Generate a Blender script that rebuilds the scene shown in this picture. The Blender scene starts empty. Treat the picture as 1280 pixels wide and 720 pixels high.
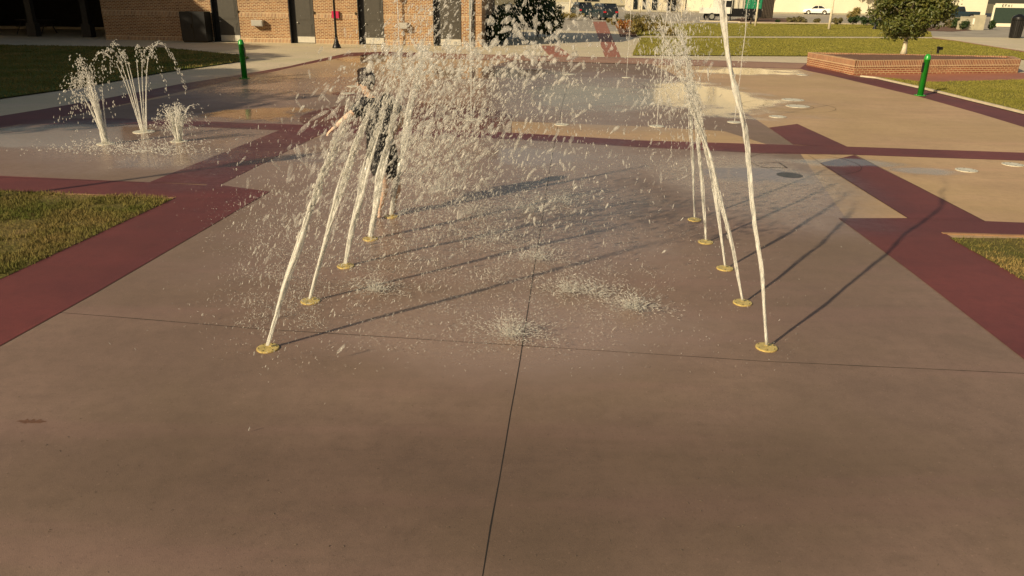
import bpy, bmesh, math, random
import numpy as np
from mathutils import Vector, Matrix, noise
random.seed(7); rng = np.random.default_rng(7)
S = bpy.context.scene
COL = S.collection
R = math.radians

# ------------------------------------------------------------------ camera
CH = 2.6; F = 950.0; PITCH = math.atan(368/950); ROLL = 0.016
fw = Vector((0, math.cos(PITCH), -math.sin(PITCH)))
r0 = Vector((1, 0, 0)); u0 = Vector((0, math.sin(PITCH), math.cos(PITCH)))
rt = r0*math.cos(ROLL) + u0*math.sin(ROLL); up = u0*math.cos(ROLL) - r0*math.sin(ROLL)
cd = bpy.data.cameras.new('camera'); cam = bpy.data.objects.new('camera', cd); COL.objects.link(cam)
m = Matrix((rt, up, -fw)).transposed().to_4x4(); m.translation = Vector((0, 0, CH)); cam.matrix_world = m
cd.sensor_width = 36; cd.lens = F/1280*36; cd.clip_start = .05; cd.clip_end = 2000
S.camera = cam
CP = Vector((0, 0, CH))
def at(px, py, z=0.0):
    """world point on the level z seen at pixel (px,py) of the 1280x720 photograph"""
    d = fw*F + rt*(px-640) + up*(360-py)
    t = (z-CH)/d.z
    return CP + d*t
def atY(px, py, Y):
    d = fw*F + rt*(px-640) + up*(360-py)
    return CP + d*(Y/d.y)

# ------------------------------------------------------------------ tagging
def tag(o, label=None, cat=None, group=None, kind=None):
    if label: o['label'] = label
    if cat: o['category'] = cat
    if group: o['group'] = group
    if kind: o['kind'] = kind
    return o
def empty(name, loc, rz=0, **k):
    o = bpy.data.objects.new(name, None); COL.objects.link(o)
    o.location = loc; o.rotation_euler = (0, 0, rz); o.empty_display_size = .2
    return tag(o, **k)
def link(name, me, mat=None, parent=None, loc=None, rz=0, smooth=False, **k):
    o = bpy.data.objects.new(name, me); COL.objects.link(o)
    if mat is not None:
        for mm in (mat if isinstance(mat, (list, tuple)) else [mat]): me.materials.append(mm)
    if parent is not None: o.parent = parent
    if loc is not None: o.location = loc
    o.rotation_euler.z = rz
    if smooth: me.polygons.foreach_set('use_smooth', [True]*len(me.polygons))
    return tag(o, **k)
def copy_tree(o, parent=None):
    c = o.copy(); COL.objects.link(c); c.parent = parent
    for ch in list(o.children): copy_tree(ch, c)
    return c

# ------------------------------------------------------------------ mesh builder
class MB:
    def __init__(s): s.v = []; s.f = []; s.uv = []; s.mi = []; s.cur = 0
    def face(s, pts, uvs=None):
        b = len(s.v); s.v += [tuple(p) for p in pts]; s.f.append(tuple(range(b, b+len(pts)))); s.mi.append(s.cur)
        if uvs is None:
            n = (Vector(pts[1])-Vector(pts[0])).cross(Vector(pts[2])-Vector(pts[1]))
            if abs(n.z) > max(abs(n.x), abs(n.y)): uvs = [(p[0], p[1]) for p in pts]
            else:
                h = Vector((n.y, -n.x, 0)); h = h.normalized() if h.length > 0 else Vector((1, 0, 0))
                uvs = [(Vector(p).dot(h), p[2]) for p in pts]
        s.uv += uvs
    def box(s, x0, x1, y0, y1, z0, z1, M=None):
        c = [Vector((x, y, z)) for z in (z0, z1) for y in (y0, y1) for x in (x0, x1)]
        q = [(0, 2, 3, 1), (4, 5, 7, 6), (0, 1, 5, 4), (2, 6, 7, 3), (0, 4, 6, 2), (1, 3, 7, 5)]
        uvs = []
        for f in q:
            pts = [c[i] for i in f]
            n = (pts[1]-pts[0]).cross(pts[2]-pts[1])
            if abs(n.z) > 1e-12 and abs(n.z) >= max(abs(n.x), abs(n.y)): uv = [(p.x, p.y) for p in pts]
            elif abs(n.x) > abs(n.y): uv = [(p.y, p.z) for p in pts]
            else: uv = [(p.x, p.z) for p in pts]
            s.face([M @ p for p in pts] if M else pts, uv)
        return s
    def ring_loft(s, rings, cap=True, closed=True):
        """rings: list of lists of points; shared vertices (smooth)"""
        b = len(s.v); n = len(rings[0])
        for r in rings: s.v += [tuple(p) for p in r]
        for i in range(len(rings)-1):
            for j in range(n if closed else n-1):
                k = (j+1) % n
                f = (b+i*n+j, b+i*n+k, b+(i+1)*n+k, b+(i+1)*n+j)
                s.f.append(f); s.mi.append(s.cur); s.uv += [(j/n, i), ((j+1)/n, i), ((j+1)/n, i+1), (j/n, i+1)]
        if cap:
            for i, rev in ((0, True), (len(rings)-1, False)):
                f = [b+i*n+j for j in range(n)]
                if rev: f = f[::-1]
                s.f.append(tuple(f)); s.mi.append(s.cur); s.uv += [(0, 0)]*n
        return s
    def lathe(s, prof, n=24, c=(0, 0), z0=0, M=None):
        rings = []
        for r, z in prof:
            ring = [Vector((c[0]+r*math.cos(2*math.pi*j/n), c[1]+r*math.sin(2*math.pi*j/n), z0+z)) for j in range(n)]
            rings.append([M @ p for p in ring] if M else ring)
        return s.ring_loft(rings)
    def tube(s, pts, rad, n=8, cap=True):
        pts = [Vector(p) for p in pts]; rings = []
        if not hasattr(rad, '__len__'): rad = [rad]*len(pts)
        a = None
        for i, p in enumerate(pts):
            d = (pts[min(i+1, len(pts)-1)]-pts[max(i-1, 0)]).normalized()
            if a is None:
                a = d.orthogonal().normalized()
            a = (a - d*a.dot(d)).normalized(); b = d.cross(a)
            rings.append([p+(a*math.cos(2*math.pi*j/n)+b*math.sin(2*math.pi*j/n))*rad[i] for j in range(n)])
        return s.ring_loft(rings, cap)
    def prism(s, poly, z0, z1):
        """vertical prism on a plan polygon (ccw)"""
        poly = [Vector((p[0], p[1], 0)) for p in poly]
        s.face([p+Vector((0, 0, z1)) for p in poly])
        s.face([p+Vector((0, 0, z0)) for p in poly[::-1]])
        acc = 0
        for i, p in enumerate(poly):
            q = poly[(i+1) % len(poly)]; L = (q-p).length
            s.face([p+Vector((0, 0, z0)), q+Vector((0, 0, z0)), q+Vector((0, 0, z1)), p+Vector((0, 0, z1))],
                   [(acc, z0), (acc+L, z0), (acc+L, z1), (acc, z1)]); acc += L
        return s
    def mesh(s, name):
        me = bpy.data.meshes.new(name); me.from_pydata(s.v, [], s.f)
        uvl = me.uv_layers.new(name='UVMap')
        uvl.data.foreach_set('uv', np.array(s.uv, dtype=np.float32).ravel())
        me.polygons.foreach_set('material_index', s.mi)
        me.update(); return me
    def build(s, name, mat=None, parent=None, smooth=False, bevel=0, **k):
        me = s.mesh(name); o = link(name, me, mat, parent, smooth=smooth, **k)
        if bevel:
            b = o.modifiers.new('bevel', 'BEVEL'); b.width = bevel; b.segments = 2; b.limit_method = 'ANGLE'
        return o

# ------------------------------------------------------------------ materials
def newmat(name):
    mt = bpy.data.materials.new(name); mt.use_nodes = True
    nt = mt.node_tree; p = nt.nodes['Principled BSDF']; return mt, nt, p
def N(nt, t, **k):
    n = nt.nodes.new(t)
    for a, b in k.items(): setattr(n, a, b)
    return n
def mat(name, col, rough=.6, metal=0, var=.0, vscale=6, bump=0, bscale=40, coat=0, spec=None):
    mt, nt, p = newmat(name)
    p.inputs['Base Color'].default_value = (*col, 1); p.inputs['Roughness'].default_value = rough; p.inputs['Metallic'].default_value = metal
    p.inputs['Coat Weight'].default_value = coat
    if spec is not None: p.inputs['Specular IOR Level'].default_value = spec
    tc = N(nt, 'ShaderNodeTexCoord')
    if var:
        ns = N(nt, 'ShaderNodeTexNoise'); ns.inputs['Scale'].default_value = vscale; ns.inputs['Detail'].default_value = 6; ns.inputs['Roughness'].default_value = .65
        nt.links.new(tc.outputs['Object'], ns.inputs['Vector'])
        cr = N(nt, 'ShaderNodeValToRGB'); e = cr.color_ramp.elements
        e[0].position = .3; e[1].position = .7
        e[0].color = (*[c*(1-var) for c in col], 1); e[1].color = (*[min(1, c*(1+var)) for c in col], 1)
        nt.links.new(ns.outputs['Fac'], cr.inputs['Fac']); nt.links.new(cr.outputs['Color'], p.inputs['Base Color'])
    if bump:
        nb = N(nt, 'ShaderNodeTexNoise'); nb.inputs['Scale'].default_value = bscale; nb.inputs['Detail'].default_value = 4
        nt.links.new(tc.outputs['Object'], nb.inputs['Vector'])
        b = N(nt, 'ShaderNodeBump'); b.inputs['Strength'].default_value = bump; b.inputs['Distance'].default_value = .02
        nt.links.new(nb.outputs['Fac'], b.inputs['Height']); nt.links.new(b.outputs['Normal'], p.inputs['Normal'])
    return mt

# wetness: ellipses of standing water / damp, sheen-painted concrete on the pad, in ground metres
def ell(px, py, wpx, hpx, k=1):
    c = at(px, py); a = at(px-wpx, py); b = at(px, py-hpx); d = at(px, py+hpx)
    cy = (b.y+d.y)/2
    return (c.x, cy, (c-a).length, abs(b.y-d.y)/2, k)
PUDDLES = [ell(890, 126, 100, 26), ell(735, 122, 85, 20), ell(320, 143, 100, 11), ell(465, 75, 50, 8),
           ell(935, 90, 80, 6), ell(1060, 204, 90, 7), ell(600, 92, 130, 10), ell(90, 172, 220, 18),
           ell(240, 192, 90, 22), ell(400, 195, 60, 16), ell(1150, 214, 60, 6), ell(650, 198, 110, 14), ell(950, 218, 80, 14)]
DAMP_SHEEN = [ell(600, 300, 420, 135), ell(560, 210, 500, 50), ell(150, 185, 330, 45), ell(700, 130, 330, 45), ell(940, 240, 190, 60), ell(640, 420, 330, 70),
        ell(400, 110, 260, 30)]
def ellipse_group(name, ells, namp, nscale):
    g = bpy.data.node_groups.new(name, 'ShaderNodeTree')
    g.interface.new_socket('Vector', in_out='INPUT', socket_type='NodeSocketVector')
    g.interface.new_socket('Value', in_out='OUTPUT', socket_type='NodeSocketFloat')
    gi = N(g, 'NodeGroupInput'); go = N(g, 'NodeGroupOutput'); L = g.links.new
    last = None
    for (cx, cy, rx, ry, k) in ells:
        a = N(g, 'ShaderNodeVectorMath', operation='SUBTRACT'); a.inputs[1].default_value = (cx, cy, 0); L(gi.outputs[0], a.inputs[0])
        b = N(g, 'ShaderNodeVectorMath', operation='MULTIPLY'); b.inputs[1].default_value = (1/rx, 1/ry, 0); L(a.outputs[0], b.inputs[0])
        c = N(g, 'ShaderNodeVectorMath', operation='LENGTH'); L(b.outputs[0], c.inputs[0])
        d = N(g, 'ShaderNodeMath', operation='SUBTRACT'); d.inputs[0].default_value = 1; L(c.outputs['Value'], d.inputs[1])
        if last is None: last = d
        else:
            e = N(g, 'ShaderNodeMath', operation='MAXIMUM'); L(last.outputs[0], e.inputs[0]); L(d.outputs[0], e.inputs[1]); last = e
    ns = N(g, 'ShaderNodeTexNoise'); ns.inputs['Scale'].default_value = nscale; ns.inputs['Detail'].default_value = 5; ns.inputs['Roughness'].default_value = .6
    L(gi.outputs[0], ns.inputs['Vector'])
    s = N(g, 'ShaderNodeMath', operation='SUBTRACT'); s.inputs[1].default_value = .5; L(ns.outputs['Fac'], s.inputs[0])
    t = N(g, 'ShaderNodeMath', operation='MULTIPLY_ADD'); t.inputs[1].default_value = namp; L(s.outputs[0], t.inputs[0]); L(last.outputs[0], t.inputs[2])
    L(t.outputs[0], go.inputs[0]); return g
G_PUD = ellipse_group('standing_water', PUDDLES, 1.9, .7)
G_VIGNETTE = ellipse_group('front_vignette', [ell(640, 640, 1000, 150)], .5, .5)  # vignette painted into the slab colour: darker towards the front
G_DAMP_SHEEN = ellipse_group('damp_sheen', DAMP_SHEEN, 1.1, .35)
def pad_mat(name, col, col2, stain=(.10, .045, .02), rough=.62, wetdark=.86, bigscale=.5, damp_sheen=None):
    mt, nt, p = newmat(name); L = nt.links.new
    tc = N(nt, 'ShaderNodeTexCoord')
    def noise_(scale, det=6, ro=.6, vec=None):
        n = N(nt, 'ShaderNodeTexNoise'); n.inputs['Scale'].default_value = scale; n.inputs['Detail'].default_value = det; n.inputs['Roughness'].default_value = ro
        L(vec or tc.outputs['Object'], n.inputs['Vector']); return n
    def mr(src, a, b, c=0, d=1, interp='SMOOTHSTEP'):
        n = N(nt, 'ShaderNodeMapRange', interpolation_type=interp); n.inputs[1].default_value = a; n.inputs[2].default_value = b
        n.inputs[3].default_value = c; n.inputs[4].default_value = d; L(src, n.inputs[0]); return n.outputs[0]
    def mix(f, a, b, typ='MIX'):
        n = N(nt, 'ShaderNodeMix', data_type='RGBA', blend_type=typ)
        for s_, v in ((n.inputs[0], f), (n.inputs[6], a), (n.inputs[7], b)):
            if isinstance(v, (int, float)): s_.default_value = v
            elif isinstance(v, tuple): s_.default_value = (*v, 1)
            else: L(v, s_)
        return n.outputs[2]
    nb = noise_(bigscale, 7, .62); nf = noise_(9, 8, .7); ng = noise_(170, 2, .5)
    # brushed streaks across the slab
    mp = N(nt, 'ShaderNodeMapping'); mp.inputs['Scale'].default_value = (.5, 5, 1); L(tc.outputs['Object'], mp.inputs['Vector'])
    nstreak = noise_(2.2, 5, .65, mp.outputs[0])
    c = mix(mr(nb.outputs['Fac'], .35, .65), col, col2)
    c = mix(mr(nstreak.outputs['Fac'], .45, .75, 0, .30), c, tuple(x*.62 for x in col))
    c = mix(mr(nf.outputs['Fac'], .40, .72, 0, .36), c, tuple(x*.6 for x in col2))
    c = mix(mr(ng.outputs['Fac'], .35, .7, 0, .30), c, tuple(min(1, x*1.35) for x in col))
    nm = noise_(2.6, 6, .75); c = mix(mr(nm.outputs['Fac'], .46, .62, 0, .15), c, tuple(x*.58 for x in col2))
    nh = noise_(.28, 4, .6); c = mix(mr(nh.outputs['Fac'], .42, .6, 0, .35), c, (col2[0]*.95, col2[1]*1.02, col2[2]*.80))
    nl = noise_(.45, 3, .6, mp.outputs[0]); c = mix(mr(nl.outputs['Fac'], .5, .68, 0, .28), c, (col[0]*1.12, col[1]*1.0, col[2]*1.12))
    n6 = noise_(55, 3, .7); c = mix(mr(n6.outputs['Fac'], .56, .70, 0, .38), c, tuple(x*.5 for x in col2))
    n7 = noise_(38, 2, .6); c = mix(mr(n7.outputs['Fac'], .66, .72, 0, .30), c, tuple(min(1, x*1.7) for x in col))
    ns = noise_(1.1, 5, .7)
    c = mix(mr(ns.outputs['Fac'], .66, .76, 0, .35), c, stain)
    pud = N(nt, 'ShaderNodeGroup'); pud.node_tree = G_PUD; L(tc.outputs['Object'], pud.inputs[0])
    dmp = N(nt, 'ShaderNodeGroup'); dmp.node_tree = G_DAMP_SHEEN; L(tc.outputs['Object'], dmp.inputs[0])
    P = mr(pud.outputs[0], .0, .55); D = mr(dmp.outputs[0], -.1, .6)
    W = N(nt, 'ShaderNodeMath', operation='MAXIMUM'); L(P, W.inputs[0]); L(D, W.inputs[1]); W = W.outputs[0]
    wd = mix(1.0, c, (wetdark, wetdark*.97, wetdark), 'MULTIPLY')
    c = mix(W, c, wd)
    if damp_sheen:
        fl = N(nt, 'ShaderNodeMath', operation='MULTIPLY'); L(D, fl.inputs[0]); L(mr(nb.outputs['Fac'], .25, .7, .45, .9), fl.inputs[1]); c = mix(fl.outputs[0], c, damp_sheen)  # sky sheen painted into the base colour of the damp area
        vign = N(nt, 'ShaderNodeGroup'); vign.node_tree = G_VIGNETTE; L(tc.outputs['Object'], vign.inputs[0])
        c = mix(mr(vign.outputs[0], -.1, .7), c, mix(1.0, c, (.70, .68, .65), 'MULTIPLY'))
    L(c, p.inputs['Base Color'])
    r = N(nt, 'ShaderNodeMix', data_type='FLOAT'); L(D, r.inputs[0]); r.inputs[2].default_value = rough
    L(mr(nf.outputs['Fac'], .35, .7, .17, .36), r.inputs[3])
    r2 = N(nt, 'ShaderNodeMix', data_type='FLOAT'); L(P, r2.inputs[0]); L(r.outputs[0], r2.inputs[2]); r2.inputs[3].default_value = .06
    L(r2.outputs[0], p.inputs['Roughness'])
    # relief: grain + ripples where wet
    b1 = N(nt, 'ShaderNodeBump'); b1.inputs['Distance'].default_value = .004
    L(ng.outputs['Fac'], b1.inputs['Height']); L(mr(P, 0, 1, .28, .02, 'LINEAR'), b1.inputs['Strength'])
    mp2 = N(nt, 'ShaderNodeMapping'); mp2.inputs['Scale'].default_value = (1, 2.2, 1); L(tc.outputs['Object'], mp2.inputs['Vector'])
    nr = noise_(7, 3, .5, mp2.outputs[0])
    b2 = N(nt, 'ShaderNodeBump'); b2.inputs['Distance'].default_value = .010; b2.inputs['Strength'].default_value = .35
    L(nr.outputs['Fac'], b2.inputs['Height']); L(b1.outputs['Normal'], b2.inputs['Normal'])
    L(mr(W, 0, 1, 0, .16, 'LINEAR'), b2.inputs['Strength'])
    L(b2.outputs['Normal'], p.inputs['Normal'])
    return mt
M = {}
M['pad_brown'] = pad_mat('brown_stained_concrete', (.215, .143, .108), (.160, .107, .079), damp_sheen=(.285, .200, .160))
M['pad_tan'] = pad_mat('tan_concrete', (.47, .315, .175), (.38, .25, .14), wetdark=.8, damp_sheen=(.33, .235, .165))
M['pad_red'] = pad_mat('red_stained_concrete', (.150, .036, .031), (.095, .023, .023), stain=(.06, .015, .015), wetdark=.7)
M['path'] = pad_mat('pale_concrete', (.60, .50, .34), (.50, .42, .29), wetdark=.8)
M['pad_faded'] = pad_mat('faded_pink_concrete', (.34, .20, .13), (.27, .14, .10), wetdark=.8)
M['pad_wetred'] = pad_mat('wet_red_brown_concrete', (.150, .058, .036), (.105, .036, .026), wetdark=.75)
M['path_red'] = pad_mat('orange_brick_paving', (.34, .135, .08), (.28, .10, .06), wetdark=.8)
M['asphalt'] = mat('asphalt', (.30, .265, .21), .85, var=.25, vscale=.6, bump=.3, bscale=90)
M['soil'] = mat('dry_ground', (.16, .13, .06), .95, var=.3, vscale=.3)
M['cover'] = mat('drain_cover_iron', (.085, .08, .075), .5, .3, var=.2, vscale=20)
M['tankerb'] = mat('tan_edging', (.27, .15, .075), .85, var=.25, vscale=5, bump=.3)
M['joint'] = mat('joint_sealant', (.012, .009, .007), .8)
M['stainblot'] = mat('rust_stain', (.125, .062, .036), .6, var=.35, vscale=40)
def grass_sheet(name, a, b, c_, s1=.9):
    mt, nt, p = newmat(name); L = nt.links.new; tc = N(nt, 'ShaderNodeTexCoord')
    n1 = N(nt, 'ShaderNodeTexNoise'); n1.inputs['Scale'].default_value = s1; n1.inputs['Detail'].default_value = 8; n1.inputs['Roughness'].default_value = .7; L(tc.outputs['Object'], n1.inputs['Vector'])
    n2 = N(nt, 'ShaderNodeTexNoise'); n2.inputs['Scale'].default_value = 22; n2.inputs['Detail'].default_value = 4; n2.inputs['Roughness'].default_value = .75; L(tc.outputs['Object'], n2.inputs['Vector'])
    r1 = N(nt, 'ShaderNodeValToRGB'); e = r1.color_ramp.elements; e[0].position = .36; e[1].position = .64; e[0].color = (*a, 1); e[1].color = (*b, 1)
    L(n1.outputs['Fac'], r1.inputs['Fac'])
    mx = N(nt, 'ShaderNodeMix', data_type='RGBA'); mr_ = N(nt, 'ShaderNodeMapRange'); mr_.inputs[1].default_value = .45; mr_.inputs[2].default_value = .75; mr_.inputs[4].default_value = .8
    L(n2.outputs['Fac'], mr_.inputs[0]); L(mr_.outputs[0], mx.inputs[0]); L(r1.outputs['Color'], mx.inputs[6]); mx.inputs[7].default_value = (*c_, 1)
    L(mx.outputs[2], p.inputs['Base Color']); p.inputs['Roughness'].default_value = .9; p.inputs['Specular IOR Level'].default_value = .15
    bp = N(nt, 'ShaderNodeBump'); bp.inputs['Strength'].default_value = .8; bp.inputs['Distance'].default_value = .04; L(n2.outputs['Fac'], bp.inputs['Height']); L(bp.outputs['Normal'], p.inputs['Normal'])
    return mt
M['lawn'] = grass_sheet('lawn_turf', (.18, .165, .028), (.25, .215, .045), (.135, .13, .022))
M['lawn_shade'] = grass_sheet('lawn_turf_shade_tone', (.075, .11, .018), (.12, .14, .025), (.05, .08, .012))  # left lawn: shade painted in as a darker turf colour
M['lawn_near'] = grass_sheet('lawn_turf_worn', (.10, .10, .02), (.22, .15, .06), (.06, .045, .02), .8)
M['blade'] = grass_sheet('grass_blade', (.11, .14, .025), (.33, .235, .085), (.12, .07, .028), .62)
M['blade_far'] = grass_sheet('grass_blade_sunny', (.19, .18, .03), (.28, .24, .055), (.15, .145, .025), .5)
def brick_mat(name, c1, c2, mortar, w=.21, h=.075, soldier=False, msize=.010):
    mt, nt, p = newmat(name); L = nt.links.new
    uv = N(nt, 'ShaderNodeUVMap'); br = N(nt, 'ShaderNodeTexBrick')
    br.inputs['Color1'].default_value = (*c1, 1); br.inputs['Color2'].default_value = (*c2, 1); br.inputs['Mortar'].default_value = (*mortar, 1)
    br.inputs['Scale'].default_value = 1; br.inputs['Mortar Size'].default_value = msize; br.inputs['Mortar Smooth'].default_value = .15
    br.inputs['Brick Width'].default_value = h if soldier else w; br.inputs['Row Height'].default_value = w if soldier else h
    if soldier: br.offset = 0
    L(uv.outputs[0], br.inputs['Vector'])
    ns = N(nt, 'ShaderNodeTexNoise'); ns.inputs['Scale'].default_value = 1.4; ns.inputs['Detail'].default_value = 8; ns.inputs['Roughness'].default_value = .75; L(uv.outputs[0], ns.inputs['Vector'])
    mx = N(nt, 'ShaderNodeMix', data_type='RGBA', blend_type='MULTIPLY'); mr_ = N(nt, 'ShaderNodeMapRange'); mr_.inputs[1].default_value = .3; mr_.inputs[2].default_value = .7
    L(ns.outputs['Fac'], mr_.inputs[0]); L(mr_.outputs[0], mx.inputs[0]); L(br.outputs['Color'], mx.inputs[6]); mx.inputs[7].default_value = (.74, .70, .64, 1)
    L(mx.outputs[2], p.inputs['Base Color']); p.inputs['Roughness'].default_value = .85
    bp = N(nt, 'ShaderNodeBump', invert=True); bp.inputs['Distance'].default_value = .006; bp.inputs['Strength'].default_value = .7; L(br.outputs['Fac'], bp.inputs['Height']); L(bp.outputs['Normal'], p.inputs['Normal'])
    return mt
M['brick'] = brick_mat('tan_orange_brick', (.36, .165, .065), (.18, .065, .03), (.56, .44, .26), msize=.013)
M['brick_soldier'] = brick_mat('tan_orange_brick_upright', (.40, .19, .08), (.16, .055, .03), (.70, .57, .36), soldier=True, msize=.015)
M['pbrick'] = brick_mat('red_orange_brick', (.36, .13, .06), (.25, .08, .04), (.55, .40, .22), msize=.012)
M['pbrick_soldier'] = brick_mat('red_orange_brick_upright', (.36, .13, .06), (.20, .06, .035), (.60, .45, .26), soldier=True, msize=.014)
M['door'] = mat('olive_brown_paint', (.058, .050, .036), .5, var=.1)
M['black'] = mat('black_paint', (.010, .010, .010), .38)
M['blackmetal'] = mat('black_cast_iron', (.013, .012, .011), .35, .3, bump=.15, bscale=30)
M['steel'] = mat('kick_plate_steel', (.62, .58, .48), .42, .55, var=.08)
M['silver'] = mat('brushed_steel', (.55, .52, .45), .4, .7, var=.1)
M['magenta'] = mat('red_magenta_enamel', (.45, .01, .06), .4)
M['green'] = mat('green_powder_coat', (.018, .26, .022), .3, var=.12, vscale=5, coat=.4, bump=.05, bscale=60)
M['cream'] = mat('cream_stucco', (.78, .72, .53), .85, var=.05, vscale=.4, bump=.2)
M['cream2'] = mat('pale_render', (.62, .55, .40), .85, var=.1, vscale=.5, bump=.2)
M['roof'] = mat('dark_roof_metal', (.06, .05, .045), .5, .3)
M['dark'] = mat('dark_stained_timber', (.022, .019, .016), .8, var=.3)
M['glass'] = mat('dark_glass', (.015, .018, .02), .06, 0, spec=.8)
M['white'] = mat('white_car_paint', (.80, .78, .68), .25, coat=.7)
M['darkcar'] = mat('dark_blue_green_car_paint', (.012, .026, .032), .25, coat=.7)
M['truckgreen'] = mat('green_truck_paint', (.02, .22, .10), .45, var=.1)
M['tyre'] = mat('tyre_rubber', (.012, .012, .012), .8)
M['rim'] = mat('alloy_rim', (.6, .58, .5), .3, .7)
M['redlamp'] = mat('red_lens', (.45, .02, .03), .2)
M['mulch'] = mat('red_brown_mulch', (.13, .065, .038), .95, var=.6, vscale=18, bump=1, bscale=30)
M['bark'] = mat('grey_brown_bark', (.13, .10, .07), .9, var=.4, vscale=12, bump=.8, bscale=20)
M['palebark'] = mat('pale_bark', (.58, .50, .35), .8, var=.25, vscale=9, bump=.4, bscale=25)
M['brass'] = mat('brass_plate', (.62, .47, .16), .38, .35, var=.25, vscale=30, bump=.2, bscale=60)
M['greyplate'] = mat('pale_plate', (.62, .58, .46), .45, .2, var=.15, vscale=30)
M['bolt'] = mat('dark_bolt', (.05, .035, .015), .5, .6)
M['kerb'] = mat('kerb_concrete', (.50, .42, .29), .85, var=.15, vscale=3, bump=.3)
M['wallconc'] = mat('weathered_concrete', (.42, .38, .26), .85, var=.15, vscale=1.5, bump=.3)
M['skin'] = mat('skin', (.60, .41, .29), .5)
M['hair'] = mat('wet_dark_hair', (.020, .012, .008), .35, bump=.6, bscale=50)
M['brownwood'] = mat('dark_brown_slats', (.06, .045, .03), .8, var=.4, vscale=6)
M['signgreen'] = mat('dark_green_panel', (.03, .05, .035), .5, var=.2)
def leafmat(name, a, b, tr=.25):
    mt, nt, p = newmat(name); L = nt.links.new; tc = N(nt, 'ShaderNodeTexCoord')
    n1 = N(nt, 'ShaderNodeTexNoise'); n1.inputs['Scale'].default_value = 5; n1.inputs['Detail'].default_value = 4; L(tc.outputs['Object'], n1.inputs['Vector'])
    r1 = N(nt, 'ShaderNodeValToRGB'); e = r1.color_ramp.elements; e[0].position = .35; e[1].position = .65; e[0].color = (*a, 1); e[1].color = (*b, 1)
    L(n1.outputs['Fac'], r1.inputs['Fac']); L(r1.outputs['Color'], p.inputs['Base Color']); p.inputs['Roughness'].default_value = .5
    t = N(nt, 'ShaderNodeBsdfTranslucent'); L(r1.outputs['Color'], t.inputs['Color'])
    mx = N(nt, 'ShaderNodeMixShader'); mx.inputs[0].default_value = tr; L(p.outputs[0], mx.inputs[1]); L(t.outputs[0], mx.inputs[2])
    L(mx.outputs[0], nt.nodes['Material Output'].inputs['Surface']); return mt
M['leaf'] = leafmat('olive_green_leaf', (.055, .080, .012), (.15, .145, .025))
M['leafround'] = leafmat('mid_green_leaf', (.05, .075, .012), (.16, .155, .03))
M['leafdark'] = leafmat('dark_green_leaf', (.018, .040, .010), (.05, .085, .015))
M['leafgold'] = leafmat('golden_leaf', (.20, .14, .025), (.30, .24, .07))
M['leaforange'] = leafmat('orange_leaf', (.38, .10, .02), (.30, .18, .04))
M['leafolive'] = leafmat('dry_olive_leaf', (.11, .10, .03), (.20, .16, .06))
def watermat(name, op, white=(.92, .90, .82), rough=.25):
    mt, nt, p = newmat(name); L = nt.links.new
    p.inputs['Base Color'].default_value = (*white, 1); p.inputs['Roughness'].default_value = rough; p.inputs['IOR'].default_value = 1.33; p.inputs['Transmission Weight'].default_value = .25
    t = N(nt, 'ShaderNodeBsdfTranslucent'); t.inputs['Color'].default_value = (*white, 1)
    m1 = N(nt, 'ShaderNodeMixShader'); m1.inputs[0].default_value = .35; L(p.outputs[0], m1.inputs[1]); L(t.outputs[0], m1.inputs[2])
    tr = N(nt, 'ShaderNodeBsdfTransparent'); tr.inputs['Color'].default_value = (.97, .98, .98, 1)
    m2 = N(nt, 'ShaderNodeMixShader'); L(tr.outputs[0], m2.inputs[1]); L(m1.outputs[0], m2.inputs[2])
    tc = N(nt, 'ShaderNodeTexCoord'); n1 = N(nt, 'ShaderNodeTexNoise'); n1.inputs['Scale'].default_value = 26; n1.inputs['Detail'].default_value = 4
    mp = N(nt, 'ShaderNodeMapping'); mp.inputs['Scale'].default_value = (1.6, 1.6, .5); L(tc.outputs['Object'], mp.inputs['Vector']); L(mp.outputs[0], n1.inputs['Vector'])
    mr_ = N(nt, 'ShaderNodeMapRange'); mr_.inputs[1].default_value = .3; mr_.inputs[2].default_value = .65; mr_.inputs[3].default_value = op*.24; mr_.inputs[4].default_value = min(1, op*1.25)
    L(n1.outputs['Fac'], mr_.inputs[0]); L(mr_.outputs[0], m2.inputs[0])
    L(m2.outputs[0], nt.nodes['Material Output'].inputs['Surface']); return mt
M['water'] = watermat('aerated_water', .82, (.95, .93, .86), .12)
M['drops'] = watermat('water_drops', .60, (.86, .83, .76), .12)
M['mist'] = watermat('thin_water', .42, (.84, .81, .74), .12)
M['veil'] = watermat('veil_of_water', .24, (.86, .82, .76), .12)
def cloth_mat():
    mt, nt, p = newmat('dark_patterned_cloth'); L = nt.links.new; tc = N(nt, 'ShaderNodeTexCoord')
    v = N(nt, 'ShaderNodeTexNoise'); v.inputs['Scale'].default_value = 16; v.inputs['Detail'].default_value = 3; L(tc.outputs['Object'], v.inputs['Vector'])
    r = N(nt, 'ShaderNodeValToRGB'); e = r.color_ramp.elements; e[0].position = .60; e[1].position = .68; e[0].color = (.006, .006, .007, 1); e[1].color = (.06, .055, .05, 1)
    L(v.outputs['Fac'], r.inputs['Fac']); L(r.outputs['Color'], p.inputs['Base Color']); p.inputs['Roughness'].default_value = .5; return mt
M['cloth'] = cloth_mat()

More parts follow.
